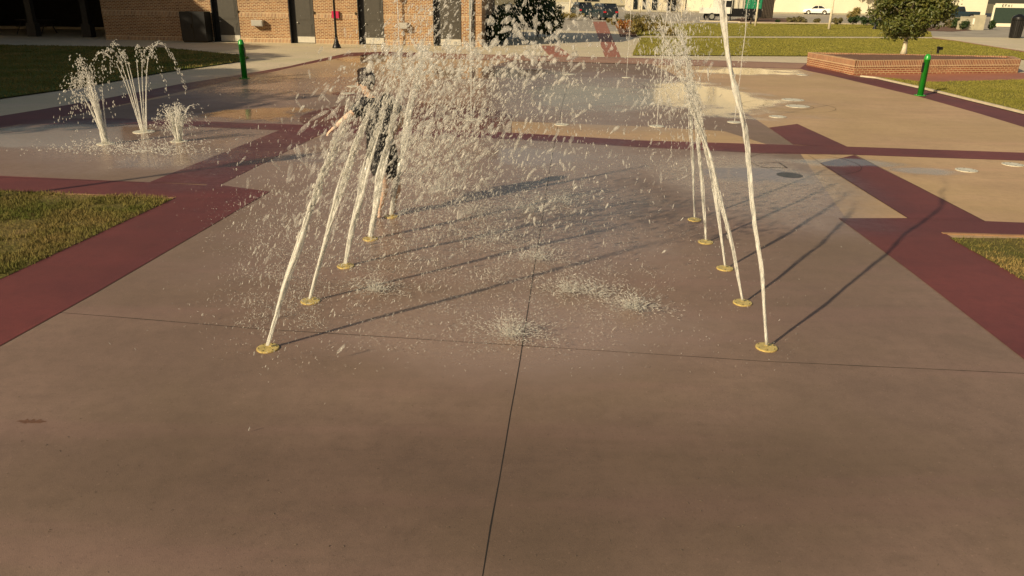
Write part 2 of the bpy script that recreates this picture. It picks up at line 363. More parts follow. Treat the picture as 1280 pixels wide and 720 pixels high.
# ------------------------------------------------------------------ light
w = bpy.data.worlds.new('World'); S.world = w; w.use_nodes = True; nt = w.node_tree
sky = nt.nodes.new('ShaderNodeTexSky'); sky.sky_type = 'NISHITA'; sky.sun_disc = False
SUN_EL = R(27); trav = Vector((.72, .69, 0)).normalized()*math.cos(SUN_EL) + Vector((0, 0, -math.sin(SUN_EL)))
sky.sun_elevation = SUN_EL; sky.sun_rotation = math.atan2(-trav.x, -trav.y); sky.air_density = 1.4; sky.dust_density = 2.5
sky.ozone_density = .6
tint = nt.nodes.new('ShaderNodeMix'); tint.data_type = 'RGBA'; tint.blend_type = 'MULTIPLY'; tint.inputs[0].default_value = 1; tint.inputs[7].default_value = (1, .88, .78, 1)
nt.links.new(sky.outputs[0], tint.inputs[6]); nt.links.new(tint.outputs[2], nt.nodes['Background'].inputs[0]); nt.nodes['Background'].inputs[1].default_value = .07
sl = bpy.data.lights.new('sun', 'SUN'); sun = bpy.data.objects.new('sun', sl); COL.objects.link(sun)
sl.energy = 4.7; sl.angle = R(.6); sl.color = (1, .84, .58)
sun.rotation_euler = trav.to_track_quat('-Z', 'Y').to_euler(); sun.location = (-20, -20, 30)

# ------------------------------------------------------------------ ground sheets
def sheet(name, pts, z, mat_, kind='structure', **k):
    """pts: list of ground points (Vector or pixel pairs)"""
    P = [at(*p) if not isinstance(p, Vector) else p for p in pts]
    bm = bmesh.new(); vs = [bm.verts.new((p.x, p.y, z)) for p in P]
    f = bm.faces.new(vs); bmesh.ops.recalc_face_normals(bm, faces=[f])
    if f.normal.z < 0: f.normal_flip()
    bmesh.ops.triangulate(bm, faces=[f])
    me = bpy.data.meshes.new(name); bm.to_mesh(me); bm.free()
    return link(name, me, mat_, kind=kind, **k)
V = Vector
gm = MB(); gm.face([(-500, -60, -.012), (500, -60, -.012), (500, 1200, -.012), (-500, 1200, -.012)]); gm.build('ground', M['soil'], kind='structure')
sheet('parking_lot', [V((-200, 62, 0)), V((200, 62, 0)), V((200, 190, 0)), V((-200, 190, 0))], -.006, M['asphalt'])
# pale concrete walks (one sheet under everything near)
sheet('pavement', [V((-60, -20, 0)), V((60, -20, 0)), V((60, 62, 0)), V((-60, 62, 0))], -.004, M['path'])
# pad outline
rim_out = [(-250, 186), (0, 145), (50, 137), (137, 122), (225, 105), (297, 94), (360, 83), (435, 66), (480, 64.5), (600, 68), (780, 72), (1008, 79)]
rim_right = [(1012, 80), (1068, 95), (1094, 98.7), (1160, 113.7), (1280, 143.4), (1600, 221.5)]
pad_pts = [V((-14, -4, 0))]+[at(-900, 300)]+[at(*p) for p in rim_out+rim_right]+[V((16, -4, 0))]
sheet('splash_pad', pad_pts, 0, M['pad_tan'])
# rim ring of red concrete
rin = [(-250, 200), (0, 160), (100, 142), (225, 115), (300, 99), (375, 82), (435, 70.5), (480, 70), (600, 75), (780, 80), (1000, 86)]
rin_r = [(1012, 89), (1039, 94.5), (1083, 105), (1146, 120), (1226, 142.5), (1280, 159), (1600, 250)]
def band(name, a, b, z=.0012, m_='pad_red'):
    sheet(name, a+b[::-1], z, M[m_])
band('red_band', rim_out+rim_right, rin+rin_r)
# the darker central slab
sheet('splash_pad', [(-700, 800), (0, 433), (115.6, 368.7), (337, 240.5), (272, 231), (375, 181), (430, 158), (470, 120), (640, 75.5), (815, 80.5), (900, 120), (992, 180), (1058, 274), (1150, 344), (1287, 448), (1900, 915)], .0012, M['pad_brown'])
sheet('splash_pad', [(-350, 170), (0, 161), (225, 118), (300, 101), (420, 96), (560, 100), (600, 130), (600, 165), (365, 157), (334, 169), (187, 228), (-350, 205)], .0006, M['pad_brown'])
# bands
band('red_band', [(-300, 150), (150, 148), (257, 152), (375, 156), (640, 166), (797, 175.5), (960, 180.5), (1063, 183.5), (1280, 191), (1600, 200)],
     [(-300, 157), (150, 155), (257, 159), (375, 164), (640, 174), (800, 184), (960, 192), (1063, 193.5), (1280, 201), (1600, 212)], .0030)
band('red_band', [(-300, 206), (0, 220), (187, 228), (265, 232)], [(-300, 226), (0, 239), (140, 244), (222, 248)], .0030)
band('red_band', [(187, 228), (334, 169), (365, 157)], [(275, 231.5), (375, 181), (415, 162)], .0045)
sheet('red_band', [(0, 350), (219, 247.6), (262, 230), (337, 240), (115.6, 368.7), (0, 433), (-700, 800), (-900, 750)], .0060, M['pad_red'])
band('red_band', [(1048, 273), (1134, 272.8), (1280, 278.5), (1600, 290)], [(1080, 296), (1179, 292), (1280, 295), (1600, 308)], .0030)
band('red_band', [(1025, 204), (1040, 214), (1134.5, 273)], [(1068, 194), (1150, 235), (1231.7, 277)], .0045)
band('red_band', [(961, 159.7), (992, 181)], [(996.6, 155), (1060, 184)], .0045)
sheet('red_band', [(1048.5, 273), (1179, 291), (1253, 333), (1280, 348), (1900, 720), (1900, 930), (1280, 450), (1143.6, 344)], .0060, M['pad_red'])
# dark red disc and ring joints of the spray circles
def disc(name, px, py, r, z, m_, n=40, inner=0):
    c = at(px, py); b = MB()
    if inner == 0: b.face([(c.x+r*math.cos(2*math.pi*i/n), c.y+r*math.sin(2*math.pi*i/n), z) for i in range(n)])
    else:
        for i in range(n):
            a0 = 2*math.pi*i/n; a1 = 2*math.pi*(i+1)/n
            b.face([(c.x+q*math.cos(a), c.y+q*math.sin(a), z) for q, a in ((inner, a0), (r, a0), (r, a1), (inner, a1))])
    return b.build(name, m_, kind='structure')
disc('red_disc', 437, 117, .48, .0036, M['pad_red'])
disc('red_disc', 510, 146, 2.35, .0026, M['pad_wetred'], 60)
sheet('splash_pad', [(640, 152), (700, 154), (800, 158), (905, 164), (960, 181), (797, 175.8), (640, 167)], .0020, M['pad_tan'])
for px, py, r in ((985, 133, 1.15), (985, 133, .62), (700, 105, 2.6), (1005, 204, .9)):
    disc('pad_joint', px, py, r, .0070, M['joint'], 60, r-.008)
# joints
def joint(pts, wd=.012, z=.0021, name='pad_joint'):
    P = [at(*p) for p in pts]
    for a, b in zip(P[:-1], P[1:]):
        n = max(1, int((b-a).length/.35)); d = (b-a).normalized(); nn = Vector((-d.y, d.x, 0)); mb = MB(); prev = None
        for i in range(n+1):
            p = a+(b-a)*i/n; q = wd*(.75+.5*noise.noise(p*2.3))/2; o = nn*(.004*noise.noise(p*1.7))
            L_ = p+nn*q+o; R_ = p-nn*q+o; L_.z = R_.z = z
            if prev: mb.face([prev[1], R_, L_, prev[0]])
            prev = (L_, R_)
        mb.build(name, M['joint'], kind='structure')
joint([(592, 780), (603, 720), (650, 450), (672, 310), (690, 195), (703, 130), (713, 92)], .009)
joint([(-300, 365), (0, 385), (90, 392), (335, 412), (650, 432), (958, 452), (1280, 467), (1700, 492)], .009)
joint([(-300, 211), (180, 228.5)], .01, .0045)
joint([(1066, 192.5), (1150, 235), (1231, 277)], .012, .0068)
joint([(1010, 194), (1135, 273)], .008, .0068)
joint([(340, 238), (640, 247), (1050, 272)], .0016)
joint([(560, 83), (700, 85), (780, 87)], .03, .0036)
# drain trench frame at right
for a, b in (((948, 204), (974, 203.5)), ((974, 203.5), (984, 210)), ((950, 209), (984, 210))):
    joint([a, b], .03, .0022)
disc('drain_cover', 987, 219, .2, .0022, M['cover'])
# small stain and debris
b_ = MB(); c = at(40, 527)
b_.face([(c.x+.085*math.cos(a)*(1+.9*noise.noise(Vector((a*3, 3, 0)))), c.y+.022*math.sin(a)*(1+1.3*noise.noise(Vector((a*4, 7, 0)))), .0022) for a in [i*2*math.pi/60 for i in range(60)]])
b_.build('stain', M['stainblot'], kind='structure')
db = MB()
for i in range(420):
    px = rng.uniform(-60, 1340); py = rng.uniform(430, 725) if i % 2 else rng.uniform(200, 700); p = at(px, py, .0035); a = rng.uniform(0, 6.28); l = rng.uniform(.002, .010); t_ = rng.uniform(.0006, .002)
    d = Vector((math.cos(a), math.sin(a), 0)); n_ = Vector((-d.y, d.x, 0))
    db.tube([p-d*l, p+n_*l*.3*rng.normal()+Vector((0, 0, .002)), p+d*l], [t_*.4, t_, t_*.3], 5)
db.build('leaf_litter', M['bark'], label='tiny dark twigs and bits scattered on the brown concrete', cat='litter', kind='stuff')

# lawns
def lawn(name, pts, z, m_): return sheet(name, pts, z, M[m_])
nearL = [(-700, 700), (-500, 560), (0, 350), (219, 248), (140, 244.5), (0, 239.5), (-500, 228)]
nearR = [(1186, 298), (1250, 334), (1280, 352), (1700, 590), (1900, 700), (1900, 340), (1280, 299)]
lawn('lawn', nearL, .010, 'lawn_near'); lawn('lawn', nearR, .010, 'lawn_near')
# tan kerb slabs edging the near lawns
def strip(name, a, b, wd, z0, z1, m_, **k):
    a = at(*a) if not isinstance(a, Vector) else a; b = at(*b) if not isinstance(b, Vector) else b
    d = (b-a).normalized(); n_ = Vector((-d.y, d.x, 0))*wd
    mb = MB(); mb.prism([a, b, b+n_, a+n_] if True else [], z0, z1); return mb.build(name, m_, bevel=.004, **k)
strip('kerb', (219, 248), (60, 241.5), .05, 0, .014, M['tankerb'], kind='structure')
strip('kerb', (1179, 293), (1420, 300.5), .05, -.01, .014, M['tankerb'], kind='structure')
# right mid lawn with a raised kerb, mid lawn, far lawns, left lawn
midR = [(1094, 98.2), (1160, 113), (1280, 142), (1600, 219), (1600, 108), (1280, 101.5), (1160, 104.5)]
lawn('lawn', midR, .055, 'lawn')
for a, b in (((1075, 96.5), (1094, 98.5)), ((1094, 98.5), (1160, 113.5)), ((1160, 113.5), (1280, 143.2)), ((1280, 143.2), (1600, 221))):
    A = at(*a); B = at(*b); strip('kerb', A, B, .10, -.01, .062, M['kerb'], kind='structure'); d_ = (B-A).normalized(); n_ = Vector((-d_.y, d_.x, 0)); kk = MB(); kk.prism([A-n_*.035, B-n_*.035, B, A], -.01, .012); kk.build('pad_joint', M['joint'], kind='structure')
band('red_band', [(1060, 93.5), (1150, 92.5), (1280, 91), (1600, 88)], [(1094, 98.2), (1160, 104.5), (1280, 101.5), (1600, 106)], .0018, 'path_red')
farL1 = [(790, 69.5), (1008, 70.5), (1245, 74), (1280, 75), (1600, 83), (1600, 80), (1280, 66), (1195, 52), (1165, 48.5), (800, 47.8)]
farL2 = [(795, 45.5), (1165, 46.8), (1163, 40), (1110, 31.5), (930, 29.5), (800, 30)]
lawn('lawn', farL1, .03, 'lawn'); lawn('lawn', farL2, .035, 'lawn')
band('red_band', [(1162, 46.5), (1197, 51), (1280, 64), (1600, 116)], [(1160, 47.5), (1197, 53), (1280, 67), (1600, 120)], .006, 'path_red')
leftL = [(-500, 196), (0, 124), (100, 110), (200, 92), (300, 77.5), (312, 72.5), (295, 69), (200, 60), (0, 57), (-500, 57)]
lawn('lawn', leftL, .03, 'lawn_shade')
# extra cross walks behind the pad (red brick strips with pale slab between)
band('red_band', [(675, 57), (688, 71)], [(697, 57), (716, 71.5)], .0018, 'path_red')
band('red_band', [(741, 27), (756, 71)], [(757, 27), (776, 71.5)], .0018, 'path_red')
band('red_band', [(520, 66), (600, 68.6), (780, 72.6), (1008, 79.5)], [(520, 71), (600, 74.5), (780, 79.5), (1000, 85.5)], .0024, 'pad_faded')
sheet('path', [(795, 46), (1165, 47.3), (1165, 48.6), (800, 47.9)], .05, M['path'])
sheet('parking_bed', [(900, 27), (1000, 28.5), (1000, 23.5), (930, 22)], .01, M['mulch'])
sheet('parking_bed', [(1150, 38.5), (1190, 39.5), (1215, 38), (1195, 33), (1140, 33)], .012, M['mulch'])

# grass blades
def inside(poly, x, y):
    c_ = False; j = len(poly)-1
    for i in range(len(poly)):
        if (poly[i].y > y) != (poly[j].y > y) and x < (poly[j].x-poly[i].x)*(y-poly[i].y)/(poly[j].y-poly[i].y)+poly[i].x: c_ = not c_
        j = i
    return c_
def blades(name, pts, n, h, wd, z, m_, label, xr=None, yr=None, bald=.0, rag=.022):
    P = [at(*p) for p in pts]; x0 = min(p.x for p in P); x1 = max(p.x for p in P); y0 = min(p.y for p in P); y1 = max(p.y for p in P)
    if xr: x0 = max(x0, xr[0]); x1 = min(x1, xr[1])
    if yr: y0 = max(y0, yr[0]); y1 = min(y1, yr[1])
    vs = []; fs = []; k = 0; tries = 0
    while k < n and tries < n*8:
        tries += 1
        x = random.uniform(x0, x1); y = random.uniform(y0, y1)
        if not inside(P, x, y): continue
        x += random.gauss(0, rag); y += random.gauss(0, rag)
        d = noise.noise(Vector((x*1.5, y*1.5, 0)))+.5*noise.noise(Vector((x*5, y*5, 3)))
        if d < -.35+bald: 
            if random.random() < .8: continue
        a = random.uniform(0, 6.28); hh = h*random.uniform(.5, 1.2)*(1+.5*d); ww = wd*random.uniform(.7, 1.3); lean = hh*random.uniform(.1, .9); b = random.uniform(0, 6.28)
        dx, dy = math.cos(a)*ww, math.sin(a)*ww
        vs += [(x-dx, y-dy, z), (x+dx, y+dy, z), (x+math.cos(b)*lean, y+math.sin(b)*lean, z+hh)]
        fs.append((k*3, k*3+1, k*3+2)); k += 1
    me = bpy.data.meshes.new(name); me.from_pydata(vs, [], fs)
    return link(name, me, M[m_], label=label, cat='grass', kind='stuff')
blades('grass', nearL, 70000, .042, .004, .010, 'blade', 'worn short grass in the near left lawn with brown patches', xr=(-9.5, 0), yr=(5, 11), bald=.15)
blades('grass', nearR, 26000, .038, .004, .010, 'blade', 'worn dry grass in the lawn corner at the right edge', xr=(3, 9.5), yr=(5, 10), bald=.3)
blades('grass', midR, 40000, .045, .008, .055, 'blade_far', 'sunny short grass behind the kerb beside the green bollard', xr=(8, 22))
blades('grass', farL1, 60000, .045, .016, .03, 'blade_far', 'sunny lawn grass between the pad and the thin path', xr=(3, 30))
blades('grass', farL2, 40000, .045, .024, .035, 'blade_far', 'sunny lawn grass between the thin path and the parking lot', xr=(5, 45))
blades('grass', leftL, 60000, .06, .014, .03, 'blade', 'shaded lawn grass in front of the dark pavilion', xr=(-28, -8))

# ------------------------------------------------------------------ restroom building
bA = at(133, 49.5); bB = at(602, 58.5)
ang = math.atan2(bB.y-bA.y, bB.x-bA.x); Lb = (bB-bA).length
bld = empty('restroom_building', (bA.x, bA.y, 0), ang, label='long tan brick restroom building with a row of olive brown doors', cat='building')
def lx(px):   # distance along facade seen at pixel column px on the wall base
    d = at(px, 54) - CP; dirv = (bB-bA).normalized(); n_ = Vector((-dirv.y, dirv.x, 0))
    t_ = (bA-CP).dot(n_)/d.dot(n_); return ((CP+d*t_)-bA).dot(dirv)
doors = [(275, 302, -1), (371, 395, 1), (456, 481, 1), (550, 577, 1)]
jamb = [(269, 275), (364, 371), (449, 456), (542, 550)]
openings = [(lx(j[0]), lx(d[1])) for j, d in zip(jamb, doors)]
HW = 5.4; T = .35; DH = 2.45; DEP = 9
wallm = MB()
def wseg(x0, x1, z0=0, z1=HW):
    # base soldier, plain, waist soldier, plain
    levels = [(0, .21, 1), (.21, 1.26, 0), (1.26, 1.47, 1), (1.47, DH+.02, 0), (DH+.02, HW, 0)]
    for a, b, s_ in levels:
        a2, b2 = max(a, z0), min(b, z1)
        if b2 <= a2: continue
        wallm.cur = s_
        wallm.box(x0, x1, 0-.012*s_, T, a2, b2)
    wallm.cur = 0
xs = 0
for (a, b) in openings:
    wseg(xs, a); wseg(a, b, DH+.02, HW); xs = b
wseg(xs, Lb)
wallm.box(0, T, T, DEP, 0, HW); wallm.box(Lb-T, Lb, T, DEP, 0, HW); wallm.box(T, Lb-T, DEP-T, DEP, 0, HW)
wallm.build('wall', [M['brick'], M['brick_soldier']], bld)
rf = MB(); rf.face([(-.5, -.8, HW+.0), (Lb+.5, -.8, HW), (Lb+.5, DEP/2, HW+1.7), (-.5, DEP/2, HW+1.7)]); rf.face([(-.5, DEP/2, HW+1.7), (Lb+.5, DEP/2, HW+1.7), (Lb+.5, DEP+.8, HW), (-.5, DEP+.8, HW)])
rf.box(-.5, Lb+.5, -.82, -.8, HW-.2, HW+.02); rf.box(-.5, Lb+.5, -.8, DEP+.8, HW-.04, HW-.01)
rf.face([(0, 0, HW), (0, DEP/2, HW+1.5), (0, DEP, HW)]); rf.face([(Lb, 0, HW), (Lb, DEP, HW), (Lb, DEP/2, HW+1.5)])
rf.build('roof', M['roof'], bld)
for i, ((a, b), d, j) in enumerate(zip(openings, doors, jamb)):
    fr = MB(); jw = lx(j[1])-a
    fr.box(a, a+.05, -.02, T+.06, 0, DH); fr.box(b-.04, b, .02, T+.06, 0, DH); fr.box(a+.05, b-.04, .02, T+.06, DH-.06, DH)
    fr.box(a+.05, a+jw, .22, T+.05, 0, DH-.06)
    f_ = fr.build('door_frame', M['black'], bld)
    x0 = a+jw+.005; x1 = b-.045; dd = MB(); yb = .20
    dd.box(x0, x1, yb+.02, yb+.06, .02, DH-.08)
    wv = x1-x0
    for (za, zb) in ((.42, .98), (1.12, 2.25)):   # raised panels
        dd.box(x0+.14*wv, x1-.14*wv, yb+.008, yb+.021, za, zb); dd.box(x0+.2*wv, x1-.2*wv, yb-.004, yb+.009, za+.06, zb-.06)
    d_ = dd.build('door', M['door'], bld, bevel=.006)
    kp = MB(); kp.box(x0+.01, x1-.01, yb+.004, yb+.018, .03, .33); kp.build('kick_plate', M['steel'], d_)
    kn = MB(); kn.lathe([(.03, 0), (.03, .01), (.012, .012), (.012, .05), (.03, .055), (.034, .075), (.02, .09), (.001, .092)], 12, M=Matrix.Translation((x0+.07, yb+.02, 1.02)) @ Matrix.Rotation(R(90), 4, 'X'))
    kn.build('handle', M['silver'], d_, smooth=True)
# wall boxes
for px0, px1, nm in ((320, 336, 'metal_drinking_fountain'), (502, 514, 'metal_drinking_fountain')):
    a, b = lx(px0-.5), lx(px1); q = MB(); q.box(a, b-.12, -.34, -.001, .83, 1.13); q.box(a+.03, b-.15, -.36, -.34, .87, 1.09)
    dn = q.build('drinking_fountain', M['silver'], bld, bevel=.02)
    q = MB(); q.tube([(a+.2, -.25, 1.12), (a+.2, -.25, 1.19), (a+.2, -.30, 1.21)], .012, 8); q.build('spout', M['silver'], dn)
q = MB(); a = lx(418); q.box(a, a+.36, -.16, -.001, 1.28, 1.62); q.build('alarm_box', M['magenta'], bld, bevel=.02, label='small magenta red box on the brick wall')
# wall lights, pipes
for px in (398, 449, 304):
    q = MB(); a = lx(px-3); q.box(a, a+.06, -.06, -.001, 1.46, 1.58); q.build('wall_fitting', M['bolt'], bld)
q = MB(); a = lx(588); q.tube([(a, -.07, 0), (a, -.07, HW-.1)], .055, 10); q.box(a-.08, a+.08, -.08, -.013, 1.0, 1.04); q.build('downspout', mat('grey_downspout', (.22, .24, .22), .5), bld)
q = MB(); q.tube([(a+.16, -.05, 0), (a+.16, -.05, HW-.1)], .05, 8); q.build('downspout', M['black'], bld)

# black litter bin in front of the shaded wall
def bin_(loc, label, s=1.0):
    o = empty('litter_bin', loc, 0, label=label, cat='litter bin')
    q = MB(); q.lathe([(.26*s, 0), (.27*s, .03), (.25*s, .05), (.30*s, .88*s), (.33*s, .90*s), (.33*s, .95*s)], 32)
    for i in range(20):
        a_ = 2*math.pi*i/20; x, y = math.cos(a_), math.sin(a_)
        q.tube([(x*.262*s, y*.262*s, .05), (x*.312*s, y*.312*s, .88*s)], .018*s, 5)
    q.build('body', M['blackmetal'], o, smooth=False)
    q = MB(); q.lathe([(.335*s, .95*s), (.34*s, .99*s), (.30*s, 1.06*s), (.2*s, 1.13*s), (.12*s, 1.15*s), (.11*s, 1.18*s), (.02, 1.19*s)], 32); q.build('lid', M['blackmetal'], o, smooth=True)
    return o
pb = at(248, 52.5)
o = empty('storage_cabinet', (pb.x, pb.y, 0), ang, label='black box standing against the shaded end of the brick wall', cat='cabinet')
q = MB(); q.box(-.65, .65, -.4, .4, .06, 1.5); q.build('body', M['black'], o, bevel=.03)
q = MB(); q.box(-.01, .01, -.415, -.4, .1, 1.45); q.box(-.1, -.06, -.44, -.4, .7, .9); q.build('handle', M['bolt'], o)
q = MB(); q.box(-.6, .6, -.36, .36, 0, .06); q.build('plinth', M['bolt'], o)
pb = at(1268, 47.5); bin_((pb.x, pb.y, 0), 'black ribbed litter bin on the pale walk at the right edge', 1.45)

# ------------------------------------------------------------------ dark pavilion far left
pv0 = at(-330, 46); pv1 = at(131, 48)
pav = empty('open_pavilion', (pv0.x, pv0.y+4, 0), 0, label='dark open pavilion in deep shade left of the brick building', cat='pavilion')
PL = pv1.x-pv0.x+2
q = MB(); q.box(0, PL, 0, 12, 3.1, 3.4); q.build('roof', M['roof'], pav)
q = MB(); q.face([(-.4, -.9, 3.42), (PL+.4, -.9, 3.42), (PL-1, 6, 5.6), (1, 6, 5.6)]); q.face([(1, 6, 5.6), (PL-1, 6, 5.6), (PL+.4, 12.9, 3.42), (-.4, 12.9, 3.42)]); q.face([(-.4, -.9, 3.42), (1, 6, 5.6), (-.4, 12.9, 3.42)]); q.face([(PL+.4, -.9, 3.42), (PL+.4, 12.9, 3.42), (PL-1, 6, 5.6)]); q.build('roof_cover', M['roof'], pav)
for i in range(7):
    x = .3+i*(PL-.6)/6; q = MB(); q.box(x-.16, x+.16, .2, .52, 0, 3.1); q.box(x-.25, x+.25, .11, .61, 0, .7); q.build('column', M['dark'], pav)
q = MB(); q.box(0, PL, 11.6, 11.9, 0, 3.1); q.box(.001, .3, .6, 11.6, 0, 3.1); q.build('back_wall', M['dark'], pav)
for i in range(3):
    x = 5+i*6; t0_ = empty('picnic_table', (pv0.x+x, pv0.y+7, 0), 0, label='dark picnic table under the pavilion roof', cat='table', group='picnic tables under the pavilion')
    q = MB(); q.box(-1, 1, -.38, .38, .72, .77); q.build('tabletop', M['dark'], t0_)
    for s_ in (-1, 1):
        q = MB(); q.box(-1, 1, s_*.75-.13, s_*.75+.13, .43, .47); q.build('bench', M['dark'], t0_)
        q = MB(); q.tube([(s_*.7, -.8, 0), (s_*.7, -.2, .72)], .03, 6); q.tube([(s_*.7, .8, 0), (s_*.7, .2, .72)], .03, 6); q.box(s_*.7-.03, s_*.7+.03, -.75, .75, .39, .43); q.build('leg', M['dark'], t0_)
# low step/ledge in shade
strip('kerb', (-200, 34), (132, 37), .3, 0, .14, M['kerb'], kind='structure')

# ------------------------------------------------------------------ lamps and posts
def lamp(loc, label, H=4.2, cat='street lamp', group=None, sc=1.0):
    o = empty('street_lamp', loc, 0, label=label, cat=cat, group=group)
    q = MB(); q.lathe([(.21, 0), (.21, .05), (.18, .09), (.17, .16), (.13, .20), (.11, .28), (.12, .31), (.09, .34), (.075, .45), (.08, .48), (.06, .52)], 20); q.build('base', M['blackmetal'], o, smooth=True)
    q = MB(); q.lathe([(.062, .5), (.058, .8), (.045, H-.6), (.06, H-.58), (.06, H-.5), (.045, H-.46), (.04, H-.1)], 12); q.build('pole', M['blackmetal'], o, smooth=True)
    q = MB(); q.lathe([(.04, H-.1), (.12, H-.05), (.15, H), (.19, H+.45), (.22, H+.47), (.12, H+.62), (.04, H+.66), (.03, H+.75), (.005, H+.8)], 16); q.build('lantern', M['blackmetal'], o, smooth=False)
    q = MB(); q.lathe([(.125, H+.03), (.16, H+.04), (.192, H+.42), (.14, H+.43)], 16); q.build('glass', M['greyplate'], o)
    return o
p = at(421, 60); lamp((p.x, p.y, 0), 'black lamp post with a fluted base in front of the brick wall')
p = at(1093, 37); lamp((p.x, p.y, 0), 'black lamp post beside the shrubs and the round tree', 5)
lamp((-10.1, 6.5, 0), 'black lamp post just outside the left edge of the pad', 4.0)
p = at(912, 27); lamp((p.x, p.y, 0), 'black lamp post in front of the green truck', 5)
def post(px, py, H, r, m_, label, name='post', cat='post', group=None):
    p = at(px, py); q = MB(); q.lathe([(r*1.4, 0), (r*1.4, .1), (r, .12), (r, H), (r*.6, H+.05)], 10)
    o = q.build(name, M[m_], label=label, cat=cat, group=group); o.location = (p.x, p.y, 0); return o
post(721, 18, 4, .07, 'black', 'thin black post beside the grey cabinet behind the hedge')
post(1223, 14, 4, .09, 'black', 'thin black post behind the dark pickup')
post(998, 16, 5, .10, 'wallconc', 'thin grey pole against the cream wall left of the white car')
post(1069, 16.5, 1.2, .08, 'brownwood', 'short dark post against the cream wall right of the white car')

# ------------------------------------------------------------------ green bollards
def bollard(px, py, label, rot):
    p = at(px, py); o = empty('green_bollard', (p.x, p.y, .0), rot, label=label, cat='bollard', group='green bollards at the pad rim')
    q = MB(); q.lathe([(.165, .004), (.165, .022), (.12, .026)], 32); q.build('base_plate', M['green'], o, bevel=.002)
    q = MB(); q.lathe([(.085, .026), (.085, 1.0), (.093, 1.0), (.093, 1.04), (.088, 1.045), (.085, 1.09), (.07, 1.13), (.045, 1.155), (.012, 1.165), (.001, 1.166)], 32); q.build('tube', M['green'], o, smooth=True)
    q = MB(); q.box(-.104, -.084, -.035, .035, .66, .93); q.build('sensor_plate', M['black'], o, bevel=.006)
    for i in range(4):
        a_ = math.pi/4+i*math.pi/2; q = MB(); q.lathe([(.014, .022), (.014, .034), (.002, .036)], 6, c=(.135*math.cos(a_), .135*math.sin(a_))); q.build('bolt', M['bolt'], o)
    return o
bollard(306, 98, 'dark green bollard with domed top in the shade beside the left lawn', R(180))
bollard(1150, 119.5, 'bright green bollard with a black plate beside the brick planter', R(10))

# ------------------------------------------------------------------ foliage
def leaf_cloud(mb, centers, n, size, squash=1.0):
    """centers: list of (Vector, radius)"""
    tot = sum(r**2 for _, r in centers)
    for c_, r in centers:
        k = int(n*r*r/tot)
        for _ in range(k):
            d = Vector((random.gauss(0, 1), random.gauss(0, 1), random.gauss(0, 1))).normalized()
            rr = r*(random.random()**.4)*(1+.25*noise.noise(d*2.2+c_)); p = c_+Vector((d.x*rr, d.y*rr, d.z*rr*squash))
            nn = (d*.8+Vector((random.gauss(0, .6), random.gauss(0, .6), random.gauss(0, .6)+.3))).normalized()
            a = nn.orthogonal().normalized(); a.rotate(Matrix.Rotation(random.uniform(0, 6.28), 3, nn)); b = nn.cross(a)
            s_ = size*random.uniform(.6, 1.3); base = len(mb.v)
            mb.v += [tuple(p-a*s_), tuple(p+b*s_*.45+nn*s_*.12), tuple(p+a*s_), tuple(p-b*s_*.45+nn*s_*.12)]
            mb.f.append((base, base+1, base+2, base+3)); mb.mi.append(0); mb.uv += [(0, 0)]*4
def tree(loc, label, H, cr, trunk_h, n, size, leafm, barkm, tr=.1, name='tree', cat='tree', group=None, nc=14, squash=.8, limbs=6, gap=.0, kind_name='crown'):
    o = empty(name, loc, 0, label=label, cat=cat, group=group)
    t = MB(); lean = Vector((random.uniform(-.05, .05), random.uniform(-.05, .05), 0))
    top = trunk_h+(H-trunk_h)*.55
    pts = [Vector((0, 0, 0))+lean*z+Vector((noise.noise(Vector((z, 1, H)))*.05, noise.noise(Vector((z, 5, H)))*.05, z)) for z in np.linspace(-.05, top, 9)]
    t.tube(pts, [tr*1.5]+[tr*(1-.65*i/8) for i in range(1, 9)], 10)
    cs = []
    cz = (trunk_h+H)/2; hz = (H-trunk_h)/2
    for i in range(nc):
        d = Vector((random.gauss(0, 1), random.gauss(0, 1), random.gauss(0, 1))).normalized()
        c_ = Vector((d.x*cr*.62, d.y*cr*.62, cz+d.z*hz*.62)); cs.append((c_, cr*random.uniform(.30, .46)))
    cs.append((Vector((0, 0, cz)), cr*.5))
    for i in range(limbs):
        c_, r_ = cs[i % len(cs)]; st = pts[4+i % 4]; mid = (st+c_)/2+Vector((0, 0, -.1*cr))
        t.tube([st, mid, c_], [tr*.45, tr*.3, tr*.12], 6)
    t.build('trunk', M[barkm], o, smooth=True)
    c = MB(); leaf_cloud(c, cs, n, size, squash); c.build(kind_name, M[leafm], o)
    return o
def shrub(px, py, w_, h, n, size, leafm, label, name='shrub', group=None, z=0.0, cat='shrub'):
    p = at(px, py, z); o = empty(name, (p.x, p.y, z), 0, label=label, cat=cat, group=group)
    t = MB()
    for i in range(5):
        a = random.uniform(0, 6.28); t.tube([(0, 0, 0), (math.cos(a)*w_*.2, math.sin(a)*w_*.2, h*.4), (math.cos(a)*w_*.35, math.sin(a)*w_*.35, h*.7)], [.02, .015, .006], 5)
    t.build('stem', M['bark'], o)
    cs = [(Vector((random.uniform(-.5, .5)*w_*.7, random.uniform(-.5, .5)*w_*.6, h*random.uniform(.22, .68))), h*random.uniform(.24, .36)) for _ in range(max(4, int(w_/h*4)))]
    c = MB(); leaf_cloud(c, cs, n, size, .9); c.build('foliage', M[leafm], o); return o

